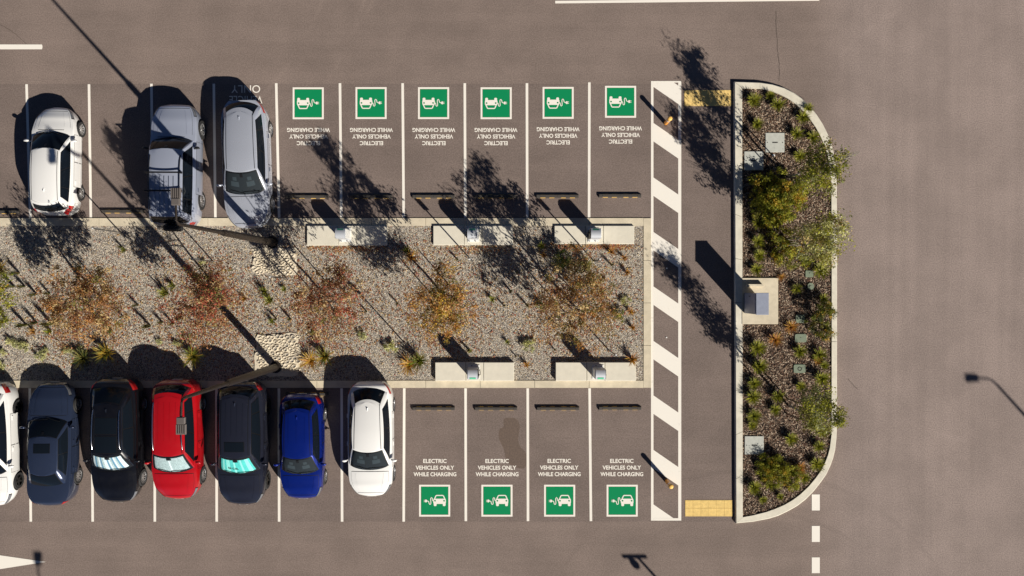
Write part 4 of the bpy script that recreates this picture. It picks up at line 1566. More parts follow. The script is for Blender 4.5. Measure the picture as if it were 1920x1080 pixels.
# upper row
place_car(dict(name='white', label='small white hatchback with rear facing the gravel at the far left of the upper row', col=(0.78, 0.78, 0.77), L=4.22, W=1.70, H=1.49,
               cowl=0.98, wst=1.72, re=3.82, rgb=4.14, zc=0.98, wr=0.55, wrr=0.55, zd=1.0, tail_drop=0.3, spokes=9, nwin=3, spoiler=0.10, fin_d=0.5, tl=(0.02, 0.34, 4.6, 8.0), fr=1.05, wheel_r=0.315), 122, 307, 'up', -0.5)
place_car(dict(name='silver_wagon', label='boxy silver four-wheel-drive with black roof bars and a rear spare wheel', col=(0.40, 0.44, 0.55), metal=0.3, rough=0.3, L=4.70, W=1.84, H=1.80,
               cowl=1.35, wst=1.86, re=4.45, rgb=4.66, zc=1.10, zn=0.92, zd=1.15, wr=0.62, wrr=0.61, nf=0.55, nr=0.7, tail_drop=0.25, bow_f=0.15, bow_r=0.05, belt_r=0.95, bars=(0.93, 1.62), ribs=5, rib0=1.05,
               rails='black', ribmat=M_CHROME, spare=True, wheel_r=0.38, handle=M_CHROME, mirror=M_TRIM, gutter=False, fin=False, tl=(0.02, 0.12, 6.5, 9)), 344, 315, 'up', -0.3)
place_car(dict(name='silver', label='long silver hatchback nosing over the kerb beside the first charging bay', col=(0.44, 0.47, 0.55), metal=0.3, rough=0.25, L=4.96, W=1.82, H=1.46,
               cowl=1.24, wst=2.08, re=4.40, rgb=4.90, zc=0.93, zd=1.05, wr=0.60, wrr=0.56, see=True, spoiler=0.16, tail_drop=0.35, bow_r=0.25, rr=0.9, nr=0.45, handle=M_CHROME, spokes=10, fr=1.0, tl=(0.1, 0.55, 6.0, 7.6)), 472.5, 313, 'down', 1.6)
# lower row
place_car(dict(name='white_cut', label='white car with black wheels cut off by the left edge of the photo', col=(0.76, 0.76, 0.75), L=4.85, W=1.82, H=1.46,
               cowl=1.22, wst=2.0, re=3.9, rgb=4.6, zc=0.94, rim=M_RIMD, spokes=5, nwin=2, tl=(0.05, 0.4, 5.5, 8), fr=1.0), 3, 827, 'down', 0.8)
place_car(dict(name='slate', label='slate blue sedan with a black sunroof parked nose-in beside the cut-off white car', col=(0.030, 0.043, 0.085), metal=0.35, rough=0.22, L=4.72, W=1.76, H=1.42,
               cowl=1.28, wst=1.98, re=3.48, rgb=4.02, zc=0.95, zd=1.03, wr=0.54, wrr=0.52, zn=0.74, nwin=2, sw1=1.6, sunroof=[(0.28, 0.62, 0.55)], tail_drop=0.12, spokes=10, see=False, tl=(0.02, 0.14, 5.0, 8.4), fin=False, gutter=False), 115.5, 825, 'up', 0.3)
place_car(dict(name='black', label='glossy black car with twin glass roof panels and a striped silver windscreen shade', col=(0.004, 0.004, 0.006), L=4.86, W=1.86, H=1.60,
               cowl=1.32, wst=2.0, re=4.0, rgb=4.66, zc=1.0, zd=1.12, wr=0.57, wrr=0.54, rails='chrome', chrome_belt=True, sunroof=[(0.12, 0.75, 0.72), (0.85, 1.45, 0.72)], shade=[M_SHADEW, M_SHADEB, M_SHADE],
               shade_pat=lambda k: (0, 0, 1, 2, 0, 1, 2, 0, 1, 0, 0, 2, 1, 0, 2, 1, 0)[k], spokes=10, nwin=2, wheel_r=0.345, tl=(0.03, 0.4, 5.5, 8)), 234.5, 820, 'down', -0.4)
place_car(dict(name='red', label='bright red crossover with chrome roof rails and a silver windscreen shade', col=(0.38, 0.004, 0.008), L=4.68, W=1.84, H=1.64,
               cowl=1.12, wst=1.86, re=4.15, rgb=4.56, zc=1.05, zd=1.12, wr=0.60, wrr=0.58, rails='chrome', ribs=4, shade=[M_SHADE, M_SHADEW], shade_pat=lambda k: 1 if k in (8,) else 0,
               spokes=10, spoiler=0.14, wheel_r=0.345, fin=False, tl=(0.03, 0.4, 5.5, 8), nf=0.38), 345.5, 818, 'down', 0.3)
place_car(dict(name='graphite', label='dark grey crossover with a sunroof and a teal windscreen shade', col=(0.020, 0.022, 0.036), metal=0.3, rough=0.2, L=4.84, W=1.86, H=1.68,
               cowl=1.30, wst=2.02, re=4.35, rgb=4.72, zc=1.06, zd=1.14, wr=0.58, wrr=0.58, ribs=4, rib0=0.85, sunroof=[(0.26, 0.62, 0.62)], shade=[M_SHADET, M_SHADET2], shade_pat=lambda k: (0, 1, 1, 0, 0, 1, 0, 0, 0, 1, 0, 0, 1, 1, 0, 1, 0)[k],
               shade_text='RIP CURL', rim=M_RIMD, spokes=5, wheel_r=0.36, handle=M_CHROME, tl=(0.03, 0.3, 5.5, 8), nf=0.38, spoiler=0.1), 465.5, 825, 'down', -0.2)
place_car(dict(name='blue', label='small deep blue hatchback with a clear windscreen', col=(0.004, 0.018, 0.21), metal=0.4, rough=0.22, L=4.10, W=1.70, H=1.48,
               cowl=1.02, wst=1.72, re=3.55, rgb=3.98, zc=0.97, wr=0.56, wrr=0.52, nf=0.5, nr=0.6, ribs=3, see=True, spokes=9, spoiler=0.1, zd=1.02, nwin=2, wheel_r=0.31, tl=(0.03, 0.35, 5.5, 8)), 574.5, 831, 'down', 0.5)
place_car(dict(name='pure_white', label='white hatchback with a clear dark windscreen, rightmost car of the lower row', col=(0.78, 0.78, 0.77), L=4.50, W=1.78, H=1.46,
               cowl=1.08, wst=1.88, re=3.80, rgb=4.36, zc=0.93, wr=0.58, wrr=0.52, see=True, spokes=10, spoiler=0.10, tl=(0.05, 0.45, 5.8, 7.5), nwin=2, fr=0.9, bow_r=0.22), 700.5, 817.5, 'down', 0.2)
#@@ENDCARS
# ---------------------------------------------------------------- plants
def leaf_cloud(name, blobs, count, size, mats, probs, parent=None, droop=0.8, aspect=0.42, clump=0.13, nclump=None, flatup=0.0):
    """many small pointed leaves in clumps inside ellipsoid blobs.  blobs: (x,y,z,rx,ry,rz,weight)"""
    bl = np.array(blobs, float)
    pw = bl[:, 6] / bl[:, 6].sum()
    nclump = nclump or max(12, count // 75)
    cb = nrg.choice(len(bl), nclump, p=pw)
    d = nrg.normal(0, 1, (nclump, 3)); d /= np.linalg.norm(d, axis=1)[:, None]
    rad = nrg.uniform(0.0, 1, nclump)[:, None] ** (1 / 2.4)
    cc = bl[cb, :3] + d * rad * bl[cb, 3:6]
    ctone = nrg.choice(len(mats), nclump, p=probs)
    ci = nrg.integers(0, nclump, count)
    cs = nrg.uniform(0.5, 1.5, nclump)[ci][:, None] * clump
    dv = nrg.normal(0, 1, (count, 3)); dv /= np.linalg.norm(dv, axis=1)[:, None]
    pos = cc[ci] + dv * (nrg.random(count)[:, None] ** 0.6) * cs * 1.7 * np.array([1, 1, 1.25])
    pos[:, 2] = np.maximum(pos[:, 2], 0.10)
    L_ = nrg.uniform(size * 0.6, size * 1.35, count)
    az = nrg.uniform(0, 2 * PI, count)
    # leaf axis: mostly hanging
    tilt = nrg.normal(0, 1 - droop, count) * 1.5 + nrg.choice([-1, 1], count) * (1 - droop) * 0.8
    ax = np.stack([np.sin(tilt) * np.cos(az), np.sin(tilt) * np.sin(az), -np.cos(tilt)], 1)
    if flatup > 0:
        fl = nrg.random(count) < flatup
        el = nrg.uniform(-0.5, 0.4, count)
        ax[fl] = np.stack([np.cos(el) * np.cos(az), np.cos(el) * np.sin(az), np.sin(el)], 1)[fl]
    rv = nrg.normal(0, 1, (count, 3))
    if flatup > 0:
        rv[fl, 2] *= 0.3
    sd = np.cross(ax, rv); sd /= np.linalg.norm(sd, axis=1)[:, None] + 1e-9
    wv = sd * (L_ * aspect * 0.5)[:, None]
    a = pos; c = pos + ax * L_[:, None]; mid = pos + ax * (L_ * 0.45)[:, None]
    V = np.stack([a, mid + wv, c, mid - wv], 1).reshape(-1, 3)
    F = np.arange(count * 4).reshape(-1, 4)
    mi = ctone[ci].copy()
    sw = nrg.random(count) < 0.28
    mi[sw] = nrg.choice(len(mats), sw.sum(), p=probs)
    return soup(name, V, F, mats, mi, parent)


def limb(b_, p0, p1, r0, r1, wob, seed, n_=5):
    r_ = random.Random(seed)
    pts, rs = [], []
    for i in range(n_ + 1):
        t = i / n_
        w = wob * math.sin(PI * t)
        pts.append(Vector(p0).lerp(Vector(p1), t) + Vector((r_.uniform(-w, w), r_.uniform(-w, w), r_.uniform(-w, w) * .5)))
        rs.append(r0 * (1 - t) + r1 * t)
    b_.tube(pts, rs, 6)
    return pts


def make_tree(px, py, crown_pts, top, label, tones, probs, count, leaf=0.105, zlow=1.6, trunk_r=0.05, bark=M_BARK, cat='tree', group=None, name='young_tree', lean=(0, 0), droop=0.8, z0=0.02, seed=1, clump=0.15):
    """crown_pts: list of (px,py,z,r,rz,weight) true ground positions of crown lobes"""
    root = empty(name, P(px, py, z0))
    r_ = random.Random(seed)
    base = P(px, py, z0)
    blobs, b_ = [], B()
    rel = lambda x, y, z: Vector(((x - px) / S, -(y - py) / S, z - z0))
    fork = Vector((lean[0] / S, -lean[1] / S, zlow))
    tr = limb(b_, (0, 0, -0.05), fork, trunk_r, trunk_r * .8, 0.04, seed)
    # leader up through the crown
    cx_ = sum(c[0] * c[5] for c in crown_pts) / sum(c[5] for c in crown_pts)
    cy_ = sum(c[1] * c[5] for c in crown_pts) / sum(c[5] for c in crown_pts)
    tip = rel(cx_, cy_, top - 0.2)
    limb(b_, fork, tip, trunk_r * .75, 0.008, 0.12, seed + 3)
    for i, (x, y, z, r, rz, w) in enumerate(crown_pts):
        c = rel(x, y, z)
        wide = 1.22 if group == G_TREE else 1.0
        blobs.append((c.x, c.y, c.z, r * wide, r * wide, rz, w))
        start = fork.lerp(tip, max(0.0, min(0.8, (z - rz - zlow) / max(0.5, top - zlow))))
        mid = limb(b_, start, c, trunk_r * .45, 0.012, 0.12, seed + 10 + i)
        for k in range(7):
            a, e = r_.uniform(0, 2 * PI), r_.uniform(-0.3, 1.2)
            q = c + Vector((math.cos(a) * math.cos(e) * r * .9, math.sin(a) * math.cos(e) * r * .9, math.sin(e) * rz * .9))
            s_ = mid[r_.choice((2, 3, 4, 5))]
            limb(b_, s_, q, 0.012, 0.004, 0.06, seed + 40 + i * 9 + k, 3)
    b_.build('trunk', bark, root, smooth=60)
    leaf_cloud('crown', blobs, count, leaf, [LEAF[t] for t in tones], probs, root, droop=droop, clump=clump)
    return tag(root, label, cat, group)


def T(ix, iy, z):
    """photograph position of a thing z metres up -> true ground pixel"""
    k = (CAM_H - z) / CAM_H
    return 960 + (ix - 960) * k, 540 + (iy - 540) * k


def lobes(lst):
    """(image x, image y, z, r, rz, weight) -> true"""
    out = []
    for ix, iy, z, r, rz, w in lst:
        x, y = T(ix, iy, z)
        out.append((x, y, z, r, rz, w))
    return out


G_TREE = 'young autumn trees in the gravel strip'
make_tree(190, 556, lobes([(120, 540, 2.6, .75, .8, 1), (185, 560, 3.3, .8, .8, 1), (140, 605, 2.9, .85, .8, 1.2), (205, 600, 2.6, .7, .7, .9), (105, 580, 2.2, .5, .5, .5), (175, 520, 2.0, .5, .5, .5)]), 4.3,
          'young tree with sparse tan and rust leaves, leftmost full crown in the gravel', ['rust', 'straw', 'brown', 'orange', 'olive'], [.26, .32, .16, .10, .16], 8600, zlow=1.1, group=G_TREE, droop=.68, seed=11, lean=(-8, -4))
make_tree(436, 566, lobes([(385, 515, 3.9, .75, 1.0, 1.2), (350, 530, 3.2, .55, .7, .6), (400, 570, 3.6, .75, .9, 1.2), (372, 610, 2.9, .7, .8, .9), (405, 545, 4.9, .5, .6, .9), (412, 560, 4.2, .5, .5, .7), (385, 560, 5.5, .3, .4, .35), (335, 580, 2.4, .5, .5, .4)]), 5.6,
          'young tree with red and crimson leaves below the silver four-wheel-drive', ['red', 'rust', 'olive', 'brown', 'straw'], [.32, .24, .14, .18, .12], 8200, zlow=1.6, group=G_TREE, droop=.68, seed=21)
make_tree(612, 556, lobes([(590, 550, 2.6, .7, .7, 1.1), (620, 530, 2.3, .6, .6, .9), (635, 570, 3.6, .65, .9, 1), (610, 610, 2.6, .6, .7, .8), (655, 540, 2.9, .5, .6, .5), (580, 580, 2.2, .5, .5, .5), (635, 500, 2.4, .45, .5, .4)]), 4.8,
          'young tree with thin pinkish rust leaves between the two stone aprons and plinths', ['rust', 'red', 'brown', 'straw', 'olive'], [.34, .20, .16, .20, .10], 6600, zlow=1.3, group=G_TREE, droop=.68, seed=31)
make_tree(845, 566, lobes([(832, 545, 4.4, .6, 1.0, 1.3), (845, 575, 3.6, .75, .9, 1.3), (800, 560, 3.2, .65, .8, .9), (825, 605, 2.7, .7, .7, .9), (870, 610, 2.6, .5, .6, .6), (790, 595, 2.3, .45, .5, .5), (828, 505, 2.4, .5, .6, .5), (840, 555, 5.2, .35, .55, .6)]), 5.9,
          'young tree with orange and gold leaves left of the middle charging bays', ['orange', 'rust', 'olive', 'gold', 'straw'], [.26, .14, .22, .22, .16], 9800, zlow=1.6, group=G_TREE, droop=.68, seed=41)
make_tree(1082, 580, lobes([(1085, 520, 2.94, .8, .9, 1), (1120, 555, 2.63, .8, .9, 1), (1060, 560, 3.33, .8, 1.0, 1.1), (1030, 600, 2.17, .8, .8, 1), (1090, 620, 2.17, .8, .7, 1), (1140, 600, 1.78, .7, .6, .8), (1015, 560, 1.71, .5, .5, .5), (1075, 490, 2.02, .6, .6, .6), (1110, 520, 3.88, .4, .5, .4)]), 4.8,
          'widest young tree with olive and rust leaves, nearest the hatched strip', ['olive', 'rust', 'straw', 'orange', 'brown'], [.27, .22, .24, .14, .13], 12000, zlow=1.3, group=G_TREE, droop=.68, seed=51, trunk_r=0.06)
make_tree(6, 585, lobes([(-12, 560, 1.6, .5, .7, 1), (2, 590, 1.3, .5, .6, 1), (-5, 530, 1.8, .4, .5, .6)]), 2.2,
          'bright green bushy sapling at the left edge of the gravel', ['bright', 'green', 'gold', 'olive'], [.35, .3, .15, .2], 3000, zlow=0.5, seed=61, name='sapling', cat='sapling')

# island trees
G_IT = 'slender trees in the mulched island'
make_tree(1475, 334, lobes([(1540, 285, 3.57, .55, .8, 1.1), (1530, 320, 3.06, .6, .8, 1.1), (1567, 318, 3.91, .5, .7, .8), (1590, 296, 4.17, .28, .35, .3), (1515, 345, 2.46, .5, .6, .7), (1550, 345, 2.89, .5, .6, .5), (1608, 288, 4.25, .12, .15, .06)]), 4.9,
          'slender tree with loose olive foliage overhanging the island kerb near the top', ['olive', 'sage', 'green', 'bright', 'straw'], [.28, .10, .24, .30, .08], 5200, leaf=0.10, zlow=2.0, trunk_r=0.045, bark=M_BARKP, group=G_IT, seed=71, droop=.5, z0=0.1)
make_tree(1474, 450, lobes([(1552, 420, 3.76, .55, .8, 1), (1525, 440, 3.32, .6, .8, 1.1), (1560, 455, 3.50, .5, .7, .9), (1500, 460, 2.80, .55, .6, .8), (1530, 480, 2.62, .5, .6, .8), (1575, 430, 4.20, .3, .4, .4), (1560, 478, 2.98, .35, .4, .5)]), 5.3,
          'slender tree with pale yellow-green foliage beside the large green and orange bush', ['sage', 'pale', 'olive', 'straw', 'bright'], [.16, .26, .16, .12, .30], 6400, leaf=0.10, zlow=1.9, trunk_r=0.045, bark=M_BARKP, group=G_IT, seed=81, droop=.5, z0=0.1)
make_tree(1477, 760, lobes([(1530, 750, 3.89, .5, .8, 1), (1545, 775, 3.42, .6, .8, 1.2), (1520, 775, 2.77, .5, .6, .8), (1570, 780, 4.35, .35, .5, .6), (1535, 795, 2.77, .45, .5, .7)]), 5.2,
          'slender tree with grey-green foliage overhanging the kerb in the lower island', ['olive', 'sage', 'green', 'bright'], [.32, .24, .22, .22], 5200, leaf=0.10, zlow=2.0, trunk_r=0.045, bark=M_BARKP, group=G_IT, seed=91, droop=.5, z0=0.1)

# tree stakes
def stake(px, py, label, h_=1.8, z0=0.02, lean=0.02):
    b_ = B()
    b_.tube([(0, 0, -0.05), (lean, 0, h_ * .5), (lean * 1.5, lean, h_)], 0.025, 6)
    o = b_.build('tree_stake', M_STAKE)
    o.location = P(px, py, z0)
    tag(o, label, 'stake', 'timber tree stakes')
for a in [(180, 549, 'timber stake left of the leftmost autumn tree trunk', 1.2), (200, 547, 'timber stake right of the leftmost autumn tree trunk', 1.2),
          (588, 548, 'timber stake left of the thin pinkish rust tree', 1.6), (626, 544, 'timber stake right of the thin pinkish rust tree', 1.6),
          (822, 566, 'timber stake left of the orange and gold tree', 1.6), (862, 556, 'timber stake right of the orange and gold tree', 1.6),
          (1058, 584, 'timber stake left of the widest autumn tree', 1.7), (1098, 572, 'timber stake right of the widest autumn tree', 1.7),
          (1471, 320.5, 'upper timber stake of the slender tree near the top of the island', 1.85, .1), (1471, 350, 'lower timber stake of the slender tree near the top of the island', 1.85, .1),
          (1468.5, 436, 'upper timber stake beside the pale yellow-green tree', 1.85, .1), (1474, 464, 'lower timber stake beside the pale yellow-green tree', 1.85, .1),
          (1474, 746, 'upper timber stake of the slender tree in the lower island', 1.85, .1), (1474, 775, 'lower timber stake of the slender tree in the lower island', 1.85, .1)]:
    stake(*a)


# bushes -----------------------------------------------------------------
def bush(px, py, r, h_, label, tones, probs, count, z0=0.1, leaf=0.06, name='bush', group=None, lob=None, cat='bush', clump=0.07):
    root = empty(name, P(px, py, z0))
    blobs = []
    if lob:
        for (x, y, rr2, hh) in lob:
            blobs.append(((x - px) / S, -(y - py) / S, hh * .5, rr2, rr2, hh * .55, rr2 * rr2 * hh))
    else:
        blobs = [(0, 0, h_ * .5, r, r, h_ * .5, 1.0), (r * .4, -r * .3, h_ * .3, r * .7, r * .7, h_ * .3, .5)]
    b_ = B()
    r_ = random.Random(int(px * 7 + py))
    for k in range(7):
        c = r_.choice(blobs)
        a = r_.uniform(0, 6.28)
        limb(b_, (0, 0, -0.03), (c[0] + math.cos(a) * c[3] * .6, c[1] + math.sin(a) * c[3] * .6, c[2] * 1.5), 0.02, 0.005, 0.05, int(px) + k, 3)
    b_.build('stems', M_BARK, root)
    leaf_cloud('foliage', blobs, count, leaf, [LEAF[t] for t in tones], probs, root, droop=0.45, aspect=0.4, clump=clump, flatup=0.35)
    return tag(root, label, cat, group)


bush(1447, 375, .9, 1.2, 'large dense green and orange bush in the upper island', ['green', 'gold', 'bright', 'deep', 'olive'], [.27, .15, .42, .04, .12], 28000, lob=[(1425, 350, .6, .6), (1457, 340, .5, .65), (1472, 380, .7, 1.0), (1430, 385, .7, .9), (1492, 355, .45, .8), (1452, 410, .55, .9), (1455, 368, .6, 1.1)], leaf=0.07)
bush(1448, 382, .9, 1.2, 'orange-leaved low bush growing through the large green bush', ['orange', 'gold', 'bright'], [.22, .48, .3], 2600, lob=[(1480, 372, .45, 1.1), (1462, 358, .3, 1.15), (1500, 382, .35, .85)], leaf=0.07)
bush(1462, 470, .6, .9, 'wide feathery olive bush below the large green and orange bush', ['olive', 'gold', 'green', 'bright'], [.28, .2, .27, .25], 9000, lob=[(1450, 440, .5, .9), (1470, 478, .65, .9), (1440, 415, .4, .9), (1500, 490, .4, .6)], leaf=0.075)
bush(1528, 603, .55, .8, 'dark green bush with an orange edge by the cluster of green lids', ['green', 'deep', 'olive', 'gold'], [.38, .17, .3, .15], 5200, lob=[(1532, 590, .5, .9), (1518, 612, .45, .7), (1541, 622, .35, .6), (1540, 580, .35, 1.1)], leaf=0.065)
bush(1452, 876, .8, .9, 'round bright green bush below the lower pit lid', ['green', 'bright', 'olive', 'gold'], [.30, .42, .15, .13], 12000, lob=[(1438, 864, .5, .42), (1455, 880, .62, .6), (1475, 886, .5, .55), (1430, 878, .4, .4), (1478, 905, .3, .5)], leaf=0.06)
bush(1053, 488, .42, .8, 'dense dark green shrub in the gravel below the upper right plinth', ['deep', 'green', 'olive'], [.4, .35, .25], 3000, z0=.06, leaf=0.055)
bush(1092, 493, .36, .6, 'smaller olive shrub right of the dense dark green shrub', ['olive', 'green', 'straw'], [.5, .3, .2], 1900, z0=.06, leaf=0.055)
bush(1013, 570, .22, .5, 'small green shrub under the widest tree on its left side', ['green', 'olive'], [.5, .5], 700, z0=.06, leaf=0.05)
bush(1158, 590, .30, .45, 'low green and olive shrub under the right edge of the widest tree', ['green', 'olive', 'bright'], [.4, .4, .2], 1100, z0=.06, leaf=0.05)


# grass clumps and tufts -----------------------------------------------------
def blades(name, n_, h_, spread, tones, probs, parent=None, lean=0.35, width=0.012, seed=0, arch=0.5):
    g = np.random.default_rng(seed)
    a = g.uniform(0, 2 * PI, n_)
    r = g.uniform(0, spread * .22, n_)
    hh = h_ * g.uniform(.55, 1.05, n_)
    out = spread * g.uniform(.1, 1.0, n_) * (0.4 + lean)
    dx, dy = np.cos(a), np.sin(a)
    sx, sy = -dy, dx
    px_, py_ = dx * r, dy * r
    V = []
    for t, wd in ((0, 1.0), (.5, .9), (.85, .6), (1.0, .08)):
        o = out * t ** 1.7
        z = hh * (t - arch * 0.35 * t ** 3)
        cx_, cy_ = px_ + dx * o, py_ + dy * o
        V.append(np.stack([cx_ - sx * width * wd, cy_ - sy * width * wd, z], 1))
        V.append(np.stack([cx_ + sx * width * wd, cy_ + sy * width * wd, z], 1))
    V = np.stack(V, 1)
    f = np.array([(0, 1, 3, 2), (2, 3, 5, 4), (4, 5, 7, 6)])
    F = (f[None] + (np.arange(n_) * 8)[:, None, None]).reshape(-1, 4)
    mi = np.repeat(g.choice(len(tones), n_, p=probs), 3)
    return soup(name, V.reshape(-1, 3), F, [LEAF[t] for t in tones], mi, parent)


LANDMARKS = [  # (px, py, phrase)
    (50, 540, 'the green sapling at the left edge'), (165, 575, 'the tan-leaved tree'), (385, 555, 'the red-leaved tree'), (515, 490, 'the pale stone apron'), (522, 664, 'the grey stone apron'),
    (615, 575, 'the thin rust tree'), (650, 441, 'the upper left plinth'), (888, 441, 'the upper middle plinth'), (1112, 441, 'the upper right plinth'), (835, 570, 'the orange and gold tree'),
    (1085, 565, 'the widest autumn tree'), (889, 696, 'the lower left plinth'), (1116, 696, 'the lower right plinth'), (1451, 268, 'the upper right pit lid'), (1411, 302, 'the upper left pit lid'),
    (1450, 375, 'the large green and orange bush'), (1423, 565, 'the power cabinet slab'), (1528, 603, 'the dark green bush'), (1497, 690, 'the ringed valve lid'), (1412, 833, 'the lower pit lid'),
    (1452, 876, 'the round bright green bush'), (1545, 770, 'the overhanging lower tree'), (1430, 170, 'the island top corner'), (1400, 965, 'the island bottom corner'), (270, 600, 'the gap between tan and red trees'),
    (110, 720, 'the slate blue sedan'), (235, 715, 'the glossy black car')]
PLANTLIST = []


def note(o, px, py, kind, cat, group):
    PLANTLIST.append((o, px, py, kind, cat, group))


tuft_src = {}
def tuft(px, py, kind, scale=1.0, z0=0.02):
    spec = {
        'dark': ('grass_tuft', 46, .62, .17, ['deep', 'olive', 'brown'], [.4, .4, .2], 'thin dark grass tuft', 'grass tuft'),
        'green': ('grass_tuft', 60, .50, .26, ['green', 'olive', 'bright'], [.45, .3, .25], 'green grass tuft', 'grass tuft'),
        'orange': ('grass_tuft', 60, .38, .24, ['orange', 'rust', 'gold'], [.45, .3, .25], 'orange-brown grass tuft', 'grass tuft'),
        'pale': ('ground_cover_plant', 0, .22, .2, ['pale', 'sage'], [.65, .35], 'pale yellow-green low plant', 'plant'),
        'isl': ('tussock', 130, .42, .30, ['bright', 'green', 'olive'], [.42, .38, .20], 'green spiky tussock', 'tussock'),
        'islo': ('tussock', 110, .32, .30, ['orange', 'gold', 'rust'], [.6, .25, .15], 'orange spiky tussock', 'tussock'),
    }[kind]
    nm, n_, h_, sp, tones, pr, phrase, cat = spec
    var = rnd.randrange(3)
    key = (kind, var)
    if key not in tuft_src:
        if kind == 'pale':
            o = leaf_cloud(nm, [(0, 0, .10, .16, .13, .10, 1), (.09, -.05, .07, .12, .1, .07, .6)], 420, .045, [LEAF[t] for t in tones], pr, None, droop=.3, clump=.03, flatup=.6)
        elif kind == 'isl':
            o = blades(nm, 280, h_ * .9, sp, tones, pr, None, lean=.55, width=.008, seed=100 + var * 7)
        else:
            o = blades(nm, n_, h_, sp, tones, pr, None, lean=.6 if kind != 'dark' else .25, width=.010, seed=50 + var * 13 + len(kind), arch=.3)
        tuft_src[key] = o
    else:
        o = tuft_src[key].copy()
        COL.objects.link(o)
    o.location = P(px, py, z0)
    o.rotation_euler = (0, 0, rnd.uniform(0, 6.28))
    s_ = scale * rnd.uniform(.88, 1.15) * (.88 if kind == 'isl' else 1.0)
    o.scale = (s_, s_, s_ * rnd.uniform(.9, 1.15))
    note(o, px, py, phrase, cat, phrase + 's')
    return o


for x, y, k, s_ in [(37, 512, 'dark', 1), (27, 537, 'dark', 1.1), (47, 537, 'dark', 1), (70, 552, 'dark', 1.05), (94, 550, 'dark', .9), (15, 602, 'dark', 1.1), (50, 609, 'dark', 1.15), (70, 605, 'dark', 1),
                    (99, 607, 'dark', 1.15), (65, 623, 'orange', .9), (97, 622, 'green', .8), (229, 463, 'dark', .7), (235, 470, 'green', .6), (259, 572, 'dark', .8), (282, 611, 'dark', 1.1), (305, 604, 'dark', .8),
                    (326, 607, 'dark', .8), (314, 550, 'green', 1.1), (327, 537, 'green', .9), (509, 563, 'green', 1.15), (498, 548, 'green', 1), (535, 543, 'green', .7), (519, 598, 'dark', .8), (546, 598, 'dark', .8),
                    (513, 604, 'green', .7), (688, 584, 'dark', .6), (746, 569, 'dark', .6), (772, 484, 'orange', 1.3), (764, 470, 'green', .9), (858, 487, 'dark', .7), (879, 656, 'dark', .75), (958, 546, 'dark', .75),
                    (924, 562, 'green', .7), (945, 573, 'dark', .7), (988, 572, 'dark', .8), (1145, 473, 'orange', 1.1), (1170, 483, 'orange', .8), (1146, 497, 'dark', .7), (1175, 511, 'orange', .9), (1182, 585, 'orange', .9),
                    (1185, 614, 'orange', .8), (951, 641, 'green', .6), (967, 667, 'dark', .55), (988, 684, 'orange', .9), (1184, 673, 'orange', 1.3), (883, 659, 'green', .5), (969, 511, 'dark', .6), (1040, 655, 'dark', .5),
                    (1080, 468, 'orange', .9), (1015, 462, 'green', .8), (1020, 478, 'orange', .8), (150, 520, 'dark', .7), (210, 620, 'green', .8), (232, 594, 'dark', .7), (460, 560, 'orange', .8)]:
    tuft(x, y, k, s_)
for x, y, s_ in [(10, 662, 1), (22, 640, 1.2), (52, 652, 1.3), (34, 648, 1), (78, 668, 1.5), (88, 660, 1), (124, 655, 1), (136, 658, 1.2), (154, 654, 1.2), (4, 682, 1.3), (1175, 562, 1.4), (994, 650, 1.7), (1000, 640, 1),
                 (678, 628, 1.3), (734, 648, 1.5), (742, 655, 1), (298, 640, 1), (336, 645, 1.1), (380, 492, .8)]:
    tuft(x, y, 'pale', s_)
for x, y, s_ in [(1454, 200, 1.15), (1501, 223, 1.1), (1416, 236, 1.2), (1410, 192, 1.5), (1490, 254, 1.35), (1520, 260, 1.1), (1495, 295, 1.3), (1418, 420, 1.2), (1418, 454, 1.35), (1420, 480, 1.3), (1415, 506, 1.1),
                 (1534, 508, 1.3), (1490, 542, 1.1), (1416, 652, 1.3), (1420, 686, 1.3), (1495, 658, 1.15), (1532, 664, 1.2), (1541, 684, .8), (1410, 718, 1.2), (1408, 743, 1.3), (1410, 778, 1.2), (1408, 796, .9), (1455, 742, 1.15),
                 (1450, 767, 1.1), (1497, 723, .9), (1536, 709, 1.3), (1538, 806, 1.3), (1479, 821, 1.05), (1531, 835, 1), (1527, 868, 1.25), (1411, 911, 1.2), (1428, 935, .9), (1440, 907, 1.1), (1460, 929, .7), (1504, 893, .9),
                 (1512, 205, .8), (1440, 182, .8), (1540, 560, .8)]:
    tuft(x, y, 'isl', s_, 0.1)
for x, y, s_ in [(1480, 613, 1.2), (1450, 637, 1.1), (1497, 875, 1.1), (1530, 676, .8), (1462, 520, .7)]:
    tuft(x, y, 'islo', s_, 0.1)

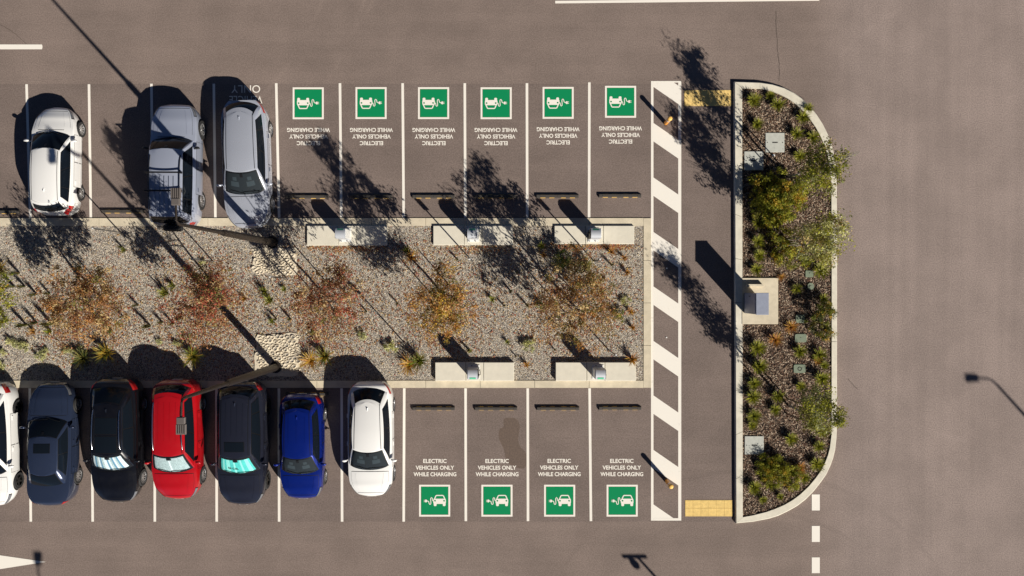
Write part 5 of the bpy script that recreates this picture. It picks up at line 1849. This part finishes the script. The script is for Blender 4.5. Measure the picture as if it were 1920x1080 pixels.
# the big flax-like clumps near the lower kerb
for i, (x, y, tn, pr, h_, lab) in enumerate([
        (204, 662, ['gold', 'olive', 'green'], [.3, .4, .3], .75, 'large flax clump half in shade behind the glossy black car'),
        (366, 668, ['green', 'olive', 'gold'], [.4, .35, .25], .7, 'tall green flax clump in car shade above the red car'),
        (612, 668, ['olive', 'green', 'gold'], [.45, .3, .25], .85, 'large olive flax clump at the corner of the white hatchback shadow'),
        (585, 676, ['gold', 'orange', 'straw'], [.4, .4, .2], .5, 'golden orange grass clump left of the large olive flax'),
        (786, 676, ['olive', 'green', 'deep'], [.4, .4, .2], .8, 'tall dark green flax clump left of the lower left plinth'),
        (768, 682, ['gold', 'orange', 'straw'], [.45, .35, .2], .45, 'golden orange grass clump near the lower left plinth'),
        (160, 672, ['olive', 'deep'], [.6, .4], .6, 'dark flax clump in shade between slate and black cars'),
        (2, 505, ['gold', 'straw'], [.6, .4], .5, 'golden grass clump at the left edge of the gravel')]):
    root = empty('flax_clump', P(x, y, 0.02))
    blades('leaves', 120, h_, .42, tn, pr, root, lean=.8, width=.013, seed=300 + i, arch=.7)
    tag(root, lab, 'flax clump', 'large flax clumps along the gravel strip')

# labels for the small plants: landmark + direction + rank
used = {}
rows = []
for (o, px, py, kind, cat, group) in PLANTLIST:
    lm = min(LANDMARKS, key=lambda q: (q[0] - px) ** 2 + (q[1] - py) ** 2)
    dx, dy = px - lm[0], py - lm[1]
    if abs(dx) > abs(dy):
        w = 'right of' if dx > 0 else 'left of'
    else:
        w = 'below' if dy > 0 else 'above'
    rows.append((kind, lm[2], w, math.hypot(dx, dy), o, cat, group))
from collections import defaultdict
dd = defaultdict(list)
for r in rows:
    dd[(r[0], r[1], r[2])].append(r)
RANK = ['nearest', 'second nearest', 'third nearest', 'fourth nearest', 'fifth nearest', 'sixth nearest', 'seventh nearest', 'eighth nearest', 'ninth nearest']
for (kind, lm, w), lst in dd.items():
    lst.sort(key=lambda r: r[3])
    for i, r in enumerate(lst):
        lab = '%s %s %s' % (kind, w, lm) if len(lst) == 1 else '%s %s %s, %s' % (kind, w, lm, RANK[i])
        tag(r[4], lab, r[5], r[6])

# fallen leaves, loose on the gravel and against the plinths
pts = []
for cx_, cy_, sx_, sy_, n_ in [(160, 590, 46, 42, 3400), (390, 580, 48, 50, 3400), (612, 590, 46, 46, 2800), (835, 585, 45, 50, 2200), (1085, 570, 60, 55, 2800), (650, 467, 45, 4, 350), (1140, 463, 28, 3, 420), (1060, 463, 22, 4, 150),
                               (890, 468, 40, 5, 250), (600, 560, 350, 80, 5200), (200, 560, 200, 70, 900), (780, 470, 25, 15, 160), (340, 640, 60, 12, 150)]:
    a = np.stack([nrg.normal(cx_, sx_, n_), nrg.normal(cy_, sy_, n_)], 1)
    pts.append(a)
pts = np.concatenate(pts)
ok = (pts[:, 1] > 424) & (pts[:, 1] < 712) & (pts[:, 0] < 1205)
for (x0, y0, x1, y1) in ((575, 420, 728, 461), (811, 420, 963, 461), (1038, 420, 1190, 458), (815, 677, 966, 714), (1040, 677, 1192, 714)):
    ok &= ~((pts[:, 0] > x0) & (pts[:, 0] < x1) & (pts[:, 1] > y0) & (pts[:, 1] < y1))
pts = pts[ok]
n_ = len(pts)
X, Yy = (pts[:, 0] - 960) / S, (540 - pts[:, 1]) / S
a = nrg.uniform(0, 2 * PI, n_)
l_ = nrg.uniform(.025, .05, n_)
w_ = l_ * .45
ux, uy = np.cos(a), np.sin(a)
tz = nrg.uniform(-.01, .01, (n_, 4)) + .045
V = np.stack([np.stack([X - ux * l_, Yy - uy * l_, tz[:, 0]], 1), np.stack([X + uy * w_, Yy - ux * w_, tz[:, 1]], 1), np.stack([X + ux * l_, Yy + uy * l_, tz[:, 2]], 1), np.stack([X - uy * w_, Yy + ux * w_, tz[:, 3]], 1)], 1).reshape(-1, 3)
o = soup('fallen_leaves', V, np.arange(n_ * 4).reshape(-1, 4), [LEAF[t] for t in ('rust', 'red', 'orange', 'straw', 'brown')], nrg.choice(5, n_, p=[.28, .17, .13, .24, .18]))
tag(o, 'scattered rust and red fallen leaves on the gravel', 'fallen leaves', kind='stuff')
#@@ENDPLANTS
